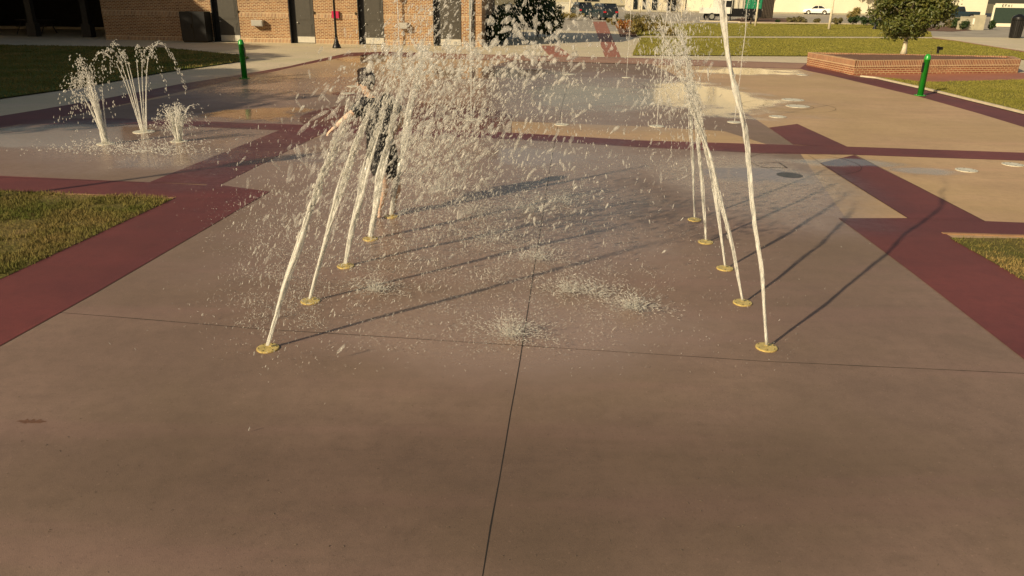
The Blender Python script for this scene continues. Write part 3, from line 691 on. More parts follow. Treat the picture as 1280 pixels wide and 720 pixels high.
# planter with round tree
PHT = .52
A_ = at(1008, 81.5); B_ = at(1067, 93.8); C_ = at(1272, 91); D_ = at(1262, 86.5)
pl = empty('brick_planter', (B_.x, B_.y, 0), 0, label='low triangular red brick planter wall around the round tree', cat='planter')
def wallrun(name, ring, th, z0, z1, mats):
    n = len(ring); cx = sum(p.x for p in ring)/n; cy = sum(p.y for p in ring)/n; c_ = Vector((cx, cy, 0)); mb = MB()
    out = [Vector((p.x, p.y, 0)) for p in ring]; inn = [p+(c_-p).normalized()*th for p in out]
    acc = 0
    for i in range(n):
        j = (i+1) % n; p, q_ = out[i], out[j]; L_ = (q_-p).length
        for a, b, mi, off in ((z0, z1-.26, 0, 0), (z1-.26, z1, 1, .012)):
            mb.cur = mi
            d = (q_-p).normalized(); nn = Vector((d.y, -d.x, 0))*off
            mb.face([p+nn+V((0, 0, a)), q_+nn+V((0, 0, a)), q_+nn+V((0, 0, b)), p+nn+V((0, 0, b))], [(acc, a-z1), (acc+L_, a-z1), (acc+L_, b-z1), (acc, b-z1)])
        mb.face([p+V((0, 0, z1)), q_+V((0, 0, z1)), inn[j]+V((0, 0, z1)), inn[i]+V((0, 0, z1))], [(acc, 0), (acc+L_, 0), (acc+L_, .2), (acc, .2)])
        mb.face([inn[j]+V((0, 0, z0)), inn[i]+V((0, 0, z0)), inn[i]+V((0, 0, z1)), inn[j]+V((0, 0, z1))], [(acc, a), (acc+L_, a), (acc+L_, b), (acc, b)])
        acc += L_
    return mb, inn
ring = [p-Vector((B_.x, B_.y, 0)) for p in (A_, B_, C_, D_)]
mb, inn = wallrun('planter', ring, .3, -.01, PHT, None); mb.build('wall', [M['pbrick'], M['pbrick_soldier']], pl)
mu = MB(); c_ = sum((p for p in inn), Vector())/4; c_.z = PHT+.05
NN = 24
for i in range(4):
    a, b = inn[i].copy(), inn[(i+1) % 4].copy(); a.z = b.z = PHT-.06
    for u in range(NN):
        for v in range(NN-u):
            def pt(u_, v_):
                p = a+(b-a)*(u_/NN)+(c_-a)*(v_/NN); p = Vector(p); e = (v_/NN)
                p.z += .03*noise.noise(Vector((p.x*3, p.y*3, 0)))*min(1, e*4); return p
            mu.face([pt(u, v), pt(u+1, v), pt(u, v+1)])
            if u+v < NN-1: mu.face([pt(u+1, v), pt(u+1, v+1), pt(u, v+1)])
mu.build('mulch', M['mulch'], pl)
tp = at(1130, 65.5, PHT)
tree((tp.x, tp.y, PHT-.02), 'round olive green tree with a pale trunk in the brick planter', 3.15, 1.8, .34, 17000, .075, 'leafround', 'palebark', tr=.10, nc=30, squash=.62, limbs=12)
hp = at(1172, 66, PHT); o = empty('irrigation_valve', (hp.x, hp.y, PHT), 0, label='small black valve stub on the mulch of the planter', cat='valve')
q = MB(); q.lathe([(.05, -.03), (.05, .18), (.07, .18), (.07, .24), (.02, .26)], 10); q.build('body', M['black'], o)
q = MB(); q.box(.03, .17, -.04, .04, .12, .24); q.build('handle', M['black'], o)
# ------------------------------------------------------------------ far planting
rows = [(989, 29, 1.3, .8), (1000, 29.5, 1.5, 1.0), (1020, 29.5, .9, .6), (1046, 31, 1.2, .8), (1066, 31, 1.4, 1.0), (1083, 32.5, 1.8, 1.1), (1100, 34, 1.3, .8), (1187, 35, 1.5, 1.3), (1200, 37, 1.8, 1.2), (972, 29, .7, .4), (1238, 37, .6, 1.0)]
lab = ['small green shrub at the parking kerb left of the pale sapling', 'rounder green shrub beside it at the parking kerb below the white car', 'low shrub below the rear of the white car', 'small olive shrub just right of the pale sapling', 'dark shrub under the golden bush near the lamp post', 'wide dark green shrub left of the lamp post', 'small dark shrub right at the foot of the lamp post', 'tall green shrub left of the concrete wall under the pickup', 'wide dark green shrub at the left end of the concrete wall', 'tiny dark shrub at the kerb right of the slatted enclosure', 'small dark shrub at the right end of the concrete wall']
for (px, py, w_, h), l in zip(rows, lab): shrub(px, py, w_, h, 900, .10, 'leafdark' if 'dark' in l else 'leafolive', l, group='shrubs along the parking lot')
shrub(1064, 26, 1.3, 1.9, 900, .12, 'leafgold', 'tall golden leafed bush behind the dark shrubs')
# flower bed shrubs
for i, (px, py, w_, h, lm, l) in enumerate([(782, 40, 1.6, 1.2, 'leaforange', 'orange leafed shrub at the left end of the flower bed'), (800, 44, 1.8, 1.3, 'leafgold', 'golden shrub in the middle of the flower bed'), (815, 40, 1.8, 1.4, 'leafolive', 'olive shrub behind the golden one in the flower bed'), (832, 45, 1.7, 1.1, 'leafgold', 'pale golden shrub at the right end of the flower bed'), (790, 33, 2.0, 1.3, 'leafolive', 'dry olive shrub at the back of the flower bed'), (768, 31, 1.6, .7, 'leafgold', 'low yellow shrub beside the brick strip behind the bed'), (712, 25, 4.5, .9, 'leafgold', 'low yellow green hedge in front of the grey cabinet')]):
    shrub(px, py, w_, h, 2200, .07, lm, l, group='shrubs of the flower bed')
sheet('parking_bed', [(775, 46), (850, 47), (840, 34), (770, 31)], .012, M['mulch'])
# dark shrubs by the building end
for px, py, w_, h, lm, l in [(622, 54, 2.2, 2.2, 'leafdark', 'dark shrub against the right end of the brick building'), (655, 48, 3.4, 3.0, 'leafdark', 'large dark evergreen bush right of the brick building'), (672, 46, 2.2, 3.0, 'leaf', 'lighter green bush at the right side of the dark evergreen')]:
    p = at(px, py); shrub(px, py, w_, h, 6500, .11, lm, l)
# pale saplings
sap = [(1036, 37, 5, .11, 'pale slim sapling on the lawn in front of the white car'), (944, 33, 5, .09, 'pale slim trunk in front of the slatted enclosure'), (909, 24, 4, .07, 'thin pale trunk with a bend left of the black lamp post'), (852, 22, 5, .08, 'pale bare trunk at the kerb right of the long bed'), (838, 15, 5, .08, 'pale bare trunk before the dark doorway'), (827, 15, 5, .07, 'pale bare trunk left of the dark doorway'), (866, 14, 5, .08, 'pale bare trunk right of the dark doorway'), (879, 15, 5, .08, 'pale bare trunk near the white truck'), (812, 15, 5, .07, 'pale bare trunk behind the golden shrubs'), (712, 22, 4.5, .10, 'pale trunk rising from the low yellow hedge'), (800, 16, 5, .07, 'pale bare trunk behind the orange shrub'), (963, 21, 3.0, .12, 'pale stake standing at the slatted enclosure')]
for px, py, H, r_, l in sap:
    p = at(px, py); o = empty('sapling', (p.x, p.y, 0), 0, label=l, cat='young tree', group='pale young trees along the parking lot')
    t = MB(); k = noise.noise(Vector((px, 0, 0)))*.5; top = Vector((k, 0, H*.6))
    t.tube([(0, 0, -.05), (k*.3, 0, H*.3), top], [r_*1.2, r_, r_*.7], 8)
    ends = []
    for i in range(7):
        a = i*2.4; e = top+Vector((math.cos(a)*.8, math.sin(a)*.8, H*.3+random.uniform(0, H*.15))); t.tube([top+Vector((0, 0, -.3*(i % 3))), (top+e)/2+Vector((0, 0, -.1)), e], [r_*.5, r_*.35, r_*.12], 5); ends.append((e, .6))
    t.build('trunk', M['palebark'], o, smooth=True)
    c = MB(); leaf_cloud(c, ends, 500, .10); c.build('crown', M['leafgold'], o)

# ------------------------------------------------------------------ far buildings
def bldg(name, label, px0, px1, py, H, dep, wallm_, wins=(), nudge=0):
    a = at(px0, py); b = at(px1, py); an = 0; o = empty(name, (a.x, a.y+nudge, 0), 0, label=label, cat='building')
    L_ = b.x-a.x; q = MB(); q.box(0, L_, 0, dep, 0, H); q.build('wall', wallm_, o)
    q = MB(); q.box(-.2, L_+.2, -.2, dep+.2, H, H+.35); q.build('roof', M['kerb'], o)
    q = MB(); q.box(-.04, L_+.04, -.04, -.001, 0, .25); q.build('plinth', M['wallconc'], o)
    for (u0_, u1_, z0, z1) in wins:
        q = MB(); q.box(u0_*L_-.08, u1_*L_+.08, -.06, -.001, z0-.08, z1+.08); f_ = q.build('window', M['cream2'], o)
        q = MB(); q.box(u0_*L_, u1_*L_, -.075, -.061, z0, z1); q.build('pane', M['glass'], f_)
    return o
bldg('cream_hall', 'large plain cream walled building behind the white car', 858, 1112, 15.2, 19, 25, M['cream'], [(u, u+.03, 12, 14) for u in (.1, .3, .5, .7, .9)], nudge=.5)
bldg('pale_shopfront', 'pale long building with dark doorways behind the bare trunks', 788, 905, 14, 6, 8, M['cream2'], [(.02, .06, .3, 2.6), (.10, .13, .3, 2.6), (.18, .23, .2, 2.8), (.31, .39, .1, 3.0), (.47, .50, .3, 2.6), (.60, .66, .1, 2.6), (.8, .86, .3, 2.4)]+[(u, u+.05, 5, 7) for u in (.05, .2, .35, .5, .65, .8)])
bldg('low_shop', 'low pale building behind the grey cabinet and dark bush', 650, 782, 4.5, 6, 15, M['wallconc'], [(.1, .2, .8, 2.2), (.5, .62, .8, 2.2)])
bldg('tan_house', 'tan building far behind the dark pickup', 1150, 1330, 2, 8, 15, M['brick'], [(.15, .22, 1, 2.6), (.4, .47, 1, 2.6), (.6, .67, 1, 2.6)])

# ------------------------------------------------------------------ vehicles
def car(kind, loc, rz, label, paint, L_=4.7, W=1.8, prof=None, roofz=None, wheel_r=.33, wb=(1.0, 3.65), name='parked_car', cat='car', glasspoly=None):
    """front of the car at x=0, rear at x=L"""
    o = empty(name, loc, rz, label=label, cat=cat)
    q = MB()
    # body below belt: loft of cross-sections along x
    def sect(x, z0, z1, w0, w1):
        h = W/2
        return [Vector((x, -h*w0, z0)), Vector((x, -h*w0*1.0, z0+(z1-z0)*.55)), Vector((x, -h*w1, z1)), Vector((x, h*w1, z1)), Vector((x, h*w0, z0+(z1-z0)*.55)), Vector((x, h*w0, z0))]
    q.ring_loft([sect(*s_) for s_ in prof['body']]); q.build('body', paint, o, bevel=.04)
    q = MB(); q.ring_loft([sect(*s_) for s_ in prof['cabin']]); cb = q.build('cabin', M['glass'], o, bevel=.03)
    q = MB(); q.ring_loft([sect(*s_) for s_ in prof['roof']])
    for x in prof['pillars']:
        for s_ in (-1, 1):
            q.tube([(x[0], s_*W/2*.90, x[1]), (x[2], s_*W/2*.74, x[3])], .045, 6)
    q.build('roof', paint, o)
    for x in wb:
        for s_ in (-1, 1):
            MM = Matrix.Translation((x, s_*(W/2-.10), wheel_r)) @ Matrix.Rotation(R(90), 4, 'X')
            q = MB(); q.lathe([(wheel_r*.6, -.11), (wheel_r, -.10), (wheel_r, .10), (wheel_r*.6, .11)], 24, M=MM); wh = q.build('wheel', M['tyre'], o)
            q = MB(); q.lathe([(wheel_r*.62, -.115), (wheel_r*.6, -.125), (.06, -.10), (.05, -.13), (.001, -.13)], 16, M=MM); q.lathe([(wheel_r*.62, .115), (wheel_r*.6, .125), (.06, .10), (.05, .13), (.001, .13)], 16, M=MM); q.build('rim', M['rim'], wh)
            q = MB(); q.lathe([(wheel_r*1.16, -.02), (wheel_r*1.16, .03)], 24, M=Matrix.Translation((x, s_*(W/2-.02), wheel_r+.02)) @ Matrix.Rotation(R(90), 4, 'X')); q.build('wheel_arch', M['black'], o)
    for s_ in (-1, 1):
        q = MB(); q.box(L_-.06, L_+.015, s_*W*.36-.16, s_*W*.36+.16, .78, .95); q.build('tail_light', M['redlamp'], o, bevel=.02)
        q = MB(); q.box(-.015, .1, s_*W*.36-.17, s_*W*.36+.17, .62, .74); q.build('headlight', M['rim'], o, bevel=.02)
        q = MB(); q.box(1.45, 1.6, s_*(W/2+.05)-.09, s_*(W/2+.05)+.09, .95, 1.08); q.build('mirror', paint, o, bevel=.03)
    q = MB(); q.box(L_-.04, L_+.02, -W/2+.15, W/2-.15, .32, .5); q.build('bumper', paint, o, bevel=.03)
    return o
sedan = dict(body=[(0.0, .35, .62, .72, .66), (.12, .25, .72, .90, .82), (1.1, .22, .90, 1.0, .90), (1.5, .22, .95, 1, .92), (3.6, .22, .98, 1, .92), (4.4, .25, 1.0, .96, .86), (4.68, .35, .95, .85, .78)],
             cabin=[(1.25, .88, .96, .84, .80), (1.85, .9, 1.36, .86, .70), (2.4, .9, 1.425, .86, .68), (3.1, .9, 1.40, .86, .68), (3.9, .92, 1.03, .84, .78)],
             roof=[(1.95, 1.37, 1.40, .68, .64), (2.4, 1.425, 1.455, .68, .62), (3.1, 1.39, 1.43, .68, .62)],
             pillars=[(1.25, .93, 1.95, 1.38), (2.55, .95, 2.5, 1.42), (3.85, .98, 3.1, 1.39)])
suv = dict(body=[(0.0, .4, .8, .8, .75), (.12, .3, .98, .95, .86), (1.1, .28, 1.08, 1.0, .92), (4.3, .28, 1.1, 1, .94), (4.68, .35, 1.08, .95, .9)],
           cabin=[(1.1, 1.05, 1.12, .86, .82), (1.7, 1.06, 1.68, .88, .76), (4.2, 1.06, 1.70, .88, .76), (4.55, 1.08, 1.2, .86, .82)],
           roof=[(1.8, 1.69, 1.74, .76, .70), (4.25, 1.70, 1.76, .76, .70)], pillars=[(1.1, 1.1, 1.8, 1.7), (2.7, 1.1, 2.7, 1.7), (4.5, 1.1, 4.25, 1.7)])
p = at(1003, 17.5); car('sedan', (p.x, p.y, 0), R(-24), 'white four door sedan parked in front of the cream wall', M['white'], prof=sedan)
p = at(748, 25); car('suv', (p.x, p.y+3.5, 0), R(-75), 'dark sport utility car with a red tail lamp behind the flower bed', M['darkcar'], prof=suv, W=1.95, wheel_r=.37)
p = at(724, 22); car('suv', (p.x, p.y+5, 0), R(-80), 'dark blue car half hidden beside the grey cabinet', M['darkcar'], prof=suv, W=1.9, wheel_r=.36)
# pickup
pick = dict(body=[(0.0, .45, .9, .8, .76), (.15, .38, 1.08, .95, .88), (1.3, .36, 1.15, 1.0, .94), (5.2, .36, 1.18, 1, .97), (5.4, .45, 1.15, .97, .95)],
            cabin=[(1.3, 1.1, 1.18, .86, .82), (1.9, 1.1, 1.75, .88, .76), (3.2, 1.1, 1.78, .88, .76), (3.45, 1.12, 1.25, .88, .84)],
            roof=[(1.95, 1.76, 1.82, .76, .70), (3.2, 1.78, 1.84, .76, .70)], pillars=[(1.35, 1.15, 1.95, 1.77), (2.5, 1.15, 2.5, 1.78), (3.4, 1.15, 3.2, 1.78)])
p = at(1182, 25); car('pickup', (p.x, p.y+2.5, 0), R(-8), 'dark pickup truck behind the low concrete wall', M['darkcar'], L_=5.4, W=1.95, prof=pick, wheel_r=.4, wb=(1.05, 4.3), name='pickup_truck', cat='pickup truck')
# green truck
p = at(882, 25); o = empty('green_truck', (p.x, p.y, 0), R(2), label='work truck with a white cab and a green box behind the lamp post', cat='truck')
q = MB(); q.box(2.9, 6.3, -1.1, 1.1, .45, 1.35); q.box(.2, 2.9, -.9, .9, .45, .75); q.build('body', M['black'], o, bevel=.06)
q = MB(); q.box(4.3, 6.2, -1.12, 1.12, 1.36, 3.2)
for i in range(5): q.box(4.35+i*.43, 4.41+i*.43, -1.16, -1.12, 1.4, 3.15)
q.build('cargo_box', M['truckgreen'], o, bevel=.02)
q = MB(); q.box(3.0, 4.2, -1.0, 1.0, 1.36, 2.3); q.box(3.2, 3.4, -1.1, -1.0, 1.36, 2.6); q.box(3.8, 3.95, -1.1, -1.0, 1.36, 2.5); q.build('machinery', M['greyplate'], o, bevel=.03)
q = MB(); q.box(1.0, 2.7, -1.05, 1.05, .76, 2.5); q.box(-.6, .98, -1.0, 1.0, .76, 1.4); cb = q.build('cab', M['white'], o, bevel=.12)
q = MB(); q.box(1.15, 1.75, -1.075, -1.051, 1.5, 2.2); q.box(1.95, 2.55, -1.075, -1.051, 1.5, 2.2); q.build('window', M['glass'], cb)
q = MB(); q.box(-.75, -.6, -1.05, 1.05, .5, .75); q.build('bumper', M['rim'], o)
for x in (.4, 5.6):
    for s_ in (-1, 1):
        MM = Matrix.Translation((x, s_*1.02, .42)) @ Matrix.Rotation(R(90), 4, 'X')
        q = MB(); q.lathe([(.25, -.14), (.42, -.12), (.42, .12), (.25, .14)], 24, M=MM); wh = q.build('wheel', M['tyre'], o)
        q = MB(); q.lathe([(.26, -.145), (.22, -.15), (.05, -.11), (.001, -.12)], 16, M=MM); q.lathe([(.26, .145), (.22, .15), (.05, .11), (.001, .12)], 16, M=MM); q.build('rim', M['rim'], wh)
# slatted enclosure
p = at(947, 23); o = empty('slatted_enclosure', (p.x, p.y, 0), 0, label='dark brown slatted enclosure between the green truck and cream wall', cat='enclosure')
q = MB(); q.box(0, 1.9, .03, .10, .05, 3.2); q.box(1.83, 1.9, .1, 1.8, .05, 3.2); q.box(0, .07, .1, 1.8, .05, 3.2)
for i in range(9): q.box(.02+i*.21, .15+i*.21, -.05, .03, 0, 3.2)
q.build('panel', M['brownwood'], o)
for x in (0, 1.9):
    q = MB(); q.box(x-.06, x+.06, -.02, .10, 0, 3.3); q.build('post', M['bolt'], o)
# low concrete wall with white notice
p = at(1197, 37); p2 = at(1235, 38); o = empty('concrete_wall', (p.x, p.y, 0), 0, label='low weathered concrete wall with a white notice on it', cat='wall')
WL = p2.x-p.x; q = MB(); q.box(.2, WL-.8, 0, .3, 0, 1.15); q.box(WL-1.0, WL, -.06, .36, 0, 1.35); q.box(.0, .5, .02, .28, 0, .8); q.box(.2, WL-.8, -.03, .33, 1.15, 1.2); q.build('wall', M['wallconc'], o, bevel=.02)
q = MB(); q.box(WL*.52, WL*.68, -.02, -.001, .5, 1.05); q.build('notice', M['white'], o)
q = MB(); q.box(WL*.60-.04, WL*.60+.04, -.03, -.001, .32, .42); q.build('socket', M['bolt'], o)
# green panel sign with cream frame
p = at(1238, 33); o = empty('panel_sign', (p.x, p.y, 0), R(-4), label='dark green panel in a cream frame at the top right corner', cat='sign')
q = MB(); q.box(.1, 4.4, .02, .14, .35, 1.95); q.build('panel', M['signgreen'], o)
q = MB(); q.box(-.05, 4.5, 0, .2, .0, .34); q.box(-.05, .09, 0, .18, .34, 2.2); q.box(.09, 4.5, -.02, .18, 1.96, 2.4); q.build('frame', M['cream'], o, bevel=.02)
q = MB()
for i, st in enumerate([((0, 0, 0, 1), (0, 0, 1, 0), (0, 1, 1, 1), (0, .5, .8, .5)), ((0, 0, 0, 1), (0, 1, 1, 1), (0, .5, .8, .5)), ((0, 0, .5, 1), (.5, 1, 1, 0)), ((.5, 0, .5, 1),)]):
    for (xa, za, xb, zb) in st:
        q.tube([(.75+i*.3+xa*.16, -.03, 2.05+za*.24), (.75+i*.3+xb*.16, -.03, 2.05+zb*.24)], .028, 5)
q.build('lettering', M['black'], o)
# grey cabinet behind hedge
p = at(688, 18); o = empty('utility_cabinet', (p.x, p.y, 0), 0, label='grey cream utility cabinet with a dark slot behind the hedge', cat='cabinet')
q = MB(); q.box(0, 4.2, 0, 1.2, 0, 1.5); q.box(-.05, 4.25, -.05, 1.25, 1.5, 1.58); q.build('body', M['greyplate'], o, bevel=.02)
q = MB(); q.box(.7, 1.9, -.02, -.001, .75, 1.05); q.build('vent', M['black'], o)
# stub marker in the lawn
p = at(938, 31); q = MB(); q.box(-.06, .06, -.06, .06, 0, .55); q.box(-.09, .09, -.09, .09, .55, .62); q.box(-.1, .1, -.1, .1, 0, .04); o = q.build('marker_post', M['brownwood'], label='tiny brown marker post at the kerb left of the pale trunk', cat='post'); o.location = (p.x, p.y, 0)
# far kerbs of the lot
strip('kerb', (795, 28.5), (868, 28.3), .2, 0, .13, M['kerb'], kind='structure')
strip('kerb', (925, 29.0), (1120, 31.0), .5, 0, .12, M['kerb'], kind='structure')
strip('kerb', (875, 27.0), (925, 28.0), .2, 0, .12, M['kerb'], kind='structure')

# tree row beyond everything and the shade trees outside the frame at left
for i, (x, y, h, cr) in enumerate([(30, 150, 12, 6), (62, 140, 13, 7), (85, 135, 12, 6), (-8, 120, 11, 6), (-30, 90, 12, 6), (-50, 85, 12, 6.5), (105, 130, 12, 6)]):
    tree((x, y, 0), ['tall tree far behind the parking lot', 'broad tree far behind the pickup', 'tree far behind the sign panel', 'tree far behind the low shop', 'dark tree behind the brick building', 'dark tree behind the pavilion', 'tree at the far right behind the lot'][i], h, cr, 2.5, 1800, .5, 'leafolive' if i in (1, 2, 6) else 'leaf', 'bark', tr=.3, nc=12, limbs=5)
for i, (x, y, h, cr, n_) in enumerate([(-30, 35.5, 14.5, 5.4, 15000), (-36, 41, 14, 6, 12000), (-33.5, 30, 14, 5.5, 12000), (-28, 25.5, 11, 5.0, 11000), (-26, 19.5, 10.5, 4.8, 11000), (-37, 24, 12, 6, 9000), (-22, 14, 10, 4.4, 7000), (-31, 15, 11, 5.5, 8000), (-18.5, 9.5, 8.5, 3.9, 3000)]):
    tree((x, y, 0), 'large leafy shade tree standing left of the lawn', h, cr, 1.0, n_, .36, 'leafdark', 'bark', tr=.3, nc=20, limbs=6, group='shade trees left of the lawn')

# ------------------------------------------------------------------ water
GR = 9.81
class Cloud:
    """collects elongated drops; build() writes them as one mesh"""
    def __init__(s): s.p = []; s.d = []; s.r = []; s.l = []
    def add(s, p, d, r, l): s.p.append(tuple(p)); s.d.append(tuple(d)); s.r.append(r); s.l.append(l)
    def build(s, name, m_, label, parent=None, **k):
        n = len(s.p); P = np.array(s.p); D = np.array(s.d); D /= np.linalg.norm(D, axis=1)[:, None]+1e-9
        r = np.array(s.r)[:, None]; l = np.array(s.l)[:, None]
        a = np.cross(D, np.where(np.abs(D[:, 2:3]) > .9, [[1., 0, 0]], [[0, 0, 1.]])); a /= np.linalg.norm(a, axis=1)[:, None]+1e-9; b = np.cross(D, a)
        vs = [P-D*l]
        ks = 5
        for t, q in ((-.45, .85), (.5, .9)):
            ph = rng.uniform(0, 6.28, (n, 1))
            for j in range(ks):
                an = 2*math.pi*j/ks+ph*0+rng.uniform(-.35, .35, (n, 1)); rr = r*q*rng.uniform(.6, 1.3, (n, 1))
                vs.append(P+D*l*t+(a*np.cos(an)+b*np.sin(an))*rr)
        vs.append(P+D*l)
        Vt = np.stack(vs, 1); m_n = Vt.shape[1]; base = (np.arange(n)*m_n)[:, None]
        tris = []
        for j in range(ks):
            k2 = (j+1) % ks
            tris += [(0, 1+k2, 1+j), (1+j, 1+k2, 1+ks+k2), (1+j, 1+ks+k2, 1+ks+j), (1+ks+j, 1+ks+k2, 1+2*ks)]
        T_ = (base[:, :, None]+np.array(tris)[None]).reshape(-1, 3)
        me = bpy.data.meshes.new(name); me.vertices.add(n*m_n); me.vertices.foreach_set('co', Vt.reshape(-1).astype(np.float32))
        me.loops.add(T_.size); me.loops.foreach_set('vertex_index', T_.reshape(-1).astype(np.int32))
        me.polygons.add(len(T_)); me.polygons.foreach_set('loop_start', np.arange(0, T_.size, 3, dtype=np.int32))
        me.update(); me.validate()
        return link(name, me, m_, parent, smooth=True, label=label, **k)
spray = Cloud(); fine = Cloud()
def plate(o, r, m_='brass', bolts=True):
    q = MB(); q.lathe([(r, .001), (r, .010), (r*.93, .013), (r*.35, .013), (r*.3, .010), (.001, .010)], 32); pl_ = q.build('nozzle_plate', M[m_], o)
    if bolts:
        q = MB()
        for i in range(6):
            a = i*math.pi/3+.3; q.lathe([(r*.06, .013), (r*.06, .016), (.0005, .016)], 6, c=(r*.8*math.cos(a), r*.8*math.sin(a)))
        q.build('bolt_ring', M['bolt'], pl_)
    return pl_
def path(p0, v, t): return Vector((p0.x+v.x*t, p0.y+v.y*t, .03+v.z*t-.5*GR*t*t))
def jet(px, py, tilt, az, apex, label, r=.021, coh=.5, spread=.22, nd=900, big=1.0, group='leaning fountain jets in two rows', pr=.085, tear=1.0, grow=.3, wob=1.0, core=.72):
    p0 = at(px, py); o = empty('fountain_jet', (p0.x, p0.y, 0), 0, label=label, cat='fountain jet', group=group)
    plate(o, pr)
    vz = math.sqrt(2*GR*apex); vh = vz*math.tan(tilt); v = Vector((vh*math.cos(az), vh*math.sin(az), vz)); q = MB()
    Tf = 2*vz/GR; tc_ = Tf*.5*coh
    seed = px*.37
    ns_ = 7
    for s_ in range(ns_):
        n = 110; pts = []; rad = []
        ph = s_*.9+seed
        te = tc_*(1 if s_ == 0 else random.uniform(.55, 1.25))
        for i in range(n):
            t = te*i/(n-1); c_ = path(p0, v, t)-Vector((p0.x, p0.y, 0)); h = c_.z; e = i/(n-1)
            off = 0 if s_ == 0 else (.5*r+.035*spread*3*h)*(.6+.4*math.sin(s_*2.3))
            wv = Vector((math.cos(ph+1.6*h+1.5*noise.noise(Vector((h*1.5, seed, s_)))), math.sin(ph+1.6*h), 0))*off
            wv += Vector((noise.noise(Vector((h*1.8, seed, 1)))*.045*h, noise.noise(Vector((h*1.8, seed, 5)))*.045*h, 0))*wob
            lump = 1+.9*tear*min(1, h*.8+.15)*noise.noise(Vector((h*5, seed+s_*3, 2)))+.7*tear*min(1, h)*noise.noise(Vector((h*13, seed, s_)))
            rr = r*(core if s_ == 0 else .36)*(1+grow*h)*max(.08, lump)*(1-e**3*.9)
            pts.append(c_+wv); rad.append(max(.0012, rr))
        q.tube(pts, rad, 8)
    q.build('water_stream', M['water'], o, smooth=True)
    # shreds: torn elongated pieces following the arc, then free drops
    for i in range(nd):
        u = random.random()
        if u < .45:
            t = random.triangular(tc_*.25, tc_*1.9, tc_*.95); js = spread*.33
        else:
            t = random.triangular(tc_*.7, Tf, tc_*1.5); js = spread
        jit = Vector((random.gauss(0, 1), random.gauss(0, 1), random.gauss(0, .9)))*js
        p = path(p0, v, t)+jit*t*1.1
        if p.z < .02: continue
        vel = Vector((v.x, v.y, v.z-GR*t))+jit
        if vel.length < 2: vel = vel+Vector((0, 0, -2))
        rr = min(.012, .0028*math.exp(random.gauss(0, .5)))*big*(1.25 if u < .45 else 1)
        (spray if random.random() < .4 else fine).add(p, vel+Vector((random.gauss(0, .5), random.gauss(0, .5), 0)), rr, rr*random.uniform(1.5, 6 if u < .45 else 4))
    return o
IN_R = math.pi  # towards the middle from the right row
left = [(335, 436, R(19), R(18), 2.9, 'front left jet nearest the camera on a brass plate'), (388, 377, R(17), R(14), 2.9, 'second left jet behind the front one'), (432, 333, R(14), R(14), 2.9, 'third left jet in the middle of the left row'), (463, 299, R(12), R(20), 2.9, 'fourth left jet in front of the wading person'), (489, 271, R(11.5), R(25), 2.9, 'rearmost left jet right of the wading person')]
for i, (px, py, ti, az, ap, l) in enumerate(left):
    jet(px, py, ti, az, ap, l, coh=[.25, .27, .25, .22, .28][i], nd=2000, spread=.25, r=[.019, .020, .027, .038, .036][i], tear=1.0, grow=.55)
right = [(958, 435, R(11.5), R(163), 4.4, 'front right jet nearest the camera, a tall unbroken rope of water'), (928, 379, R(17), R(165), 3.2, 'second right jet leaning far inward'), (906, 336, R(13), R(165), 3.1, 'third right jet in the middle of the right row'), (882, 303, R(9), R(165), 3.1, 'fourth right jet close to the rearmost'), (868, 275, R(7), R(165), 3.1, 'rearmost jet of the right row')]
for i, (px, py, ti, az, ap, l) in enumerate(right):
    jet(px, py, ti, az, ap, l, coh=[.72, .30, .30, .28, .28][i], nd=[300, 1500, 1400, 1200, 1200][i], spread=[.06, .15, .17, .17, .17][i], r=[.0155, .0135, .0135, .0135, .0135][i], tear=[1.5, 1, 1, 1, 1][i], grow=[.12, .3, .3, .3, .3][i], wob=[.7, .8, .8, .8, .8][i])
# thin upright jets at the back
for px, py, ap, l in [(502, 140, 3.4, 'thin upright jet behind the wading person'), (589, 150, 3.6, 'thin upright jet in the middle of the pad'), (821, 158, 3.2, 'thin upright jet right of centre behind the right row'), (918, 153, 2.9, 'thin upright jet farthest right at the back'), (783, 97, 3.6, 'faint thin jet farthest back at the pad rim'), (702, 156, .25, 'low bubbling jet on a pale plate at pad centre')]:
    p0 = at(px, py); o = empty('fountain_jet', (p0.x, p0.y, 0), 0, label=l, cat='fountain jet', group='thin upright jets at the back'); plate(o, .16, 'greyplate', False)
    q = MB(); n = 60; zz = [ap*i/(n-1) for i in range(n)]
    q.tube([(noise.noise(Vector((z*1.5, px, 0)))*.02*z, 0, .02+z) for z in zz], [max(.004, .011*(1+.5*noise.noise(Vector((z*9, px, 3))))*(1 if z < ap*.8 else .7)) for z in zz], 7)
    q.build('water_stream', M['drops'] if px != 589 and px != 502 else M['water'], o, smooth=True)
    if ap > 1:
        for i in range(260):
            z = ap*random.uniform(.35, 1.05); rad = .05+.16*(z/ap)**3
            fine.add(Vector((p0.x+random.gauss(0, rad), p0.y+random.gauss(0, rad), z)), Vector((0, 0, 1)), random.uniform(.003, .007), random.uniform(.008, .03))
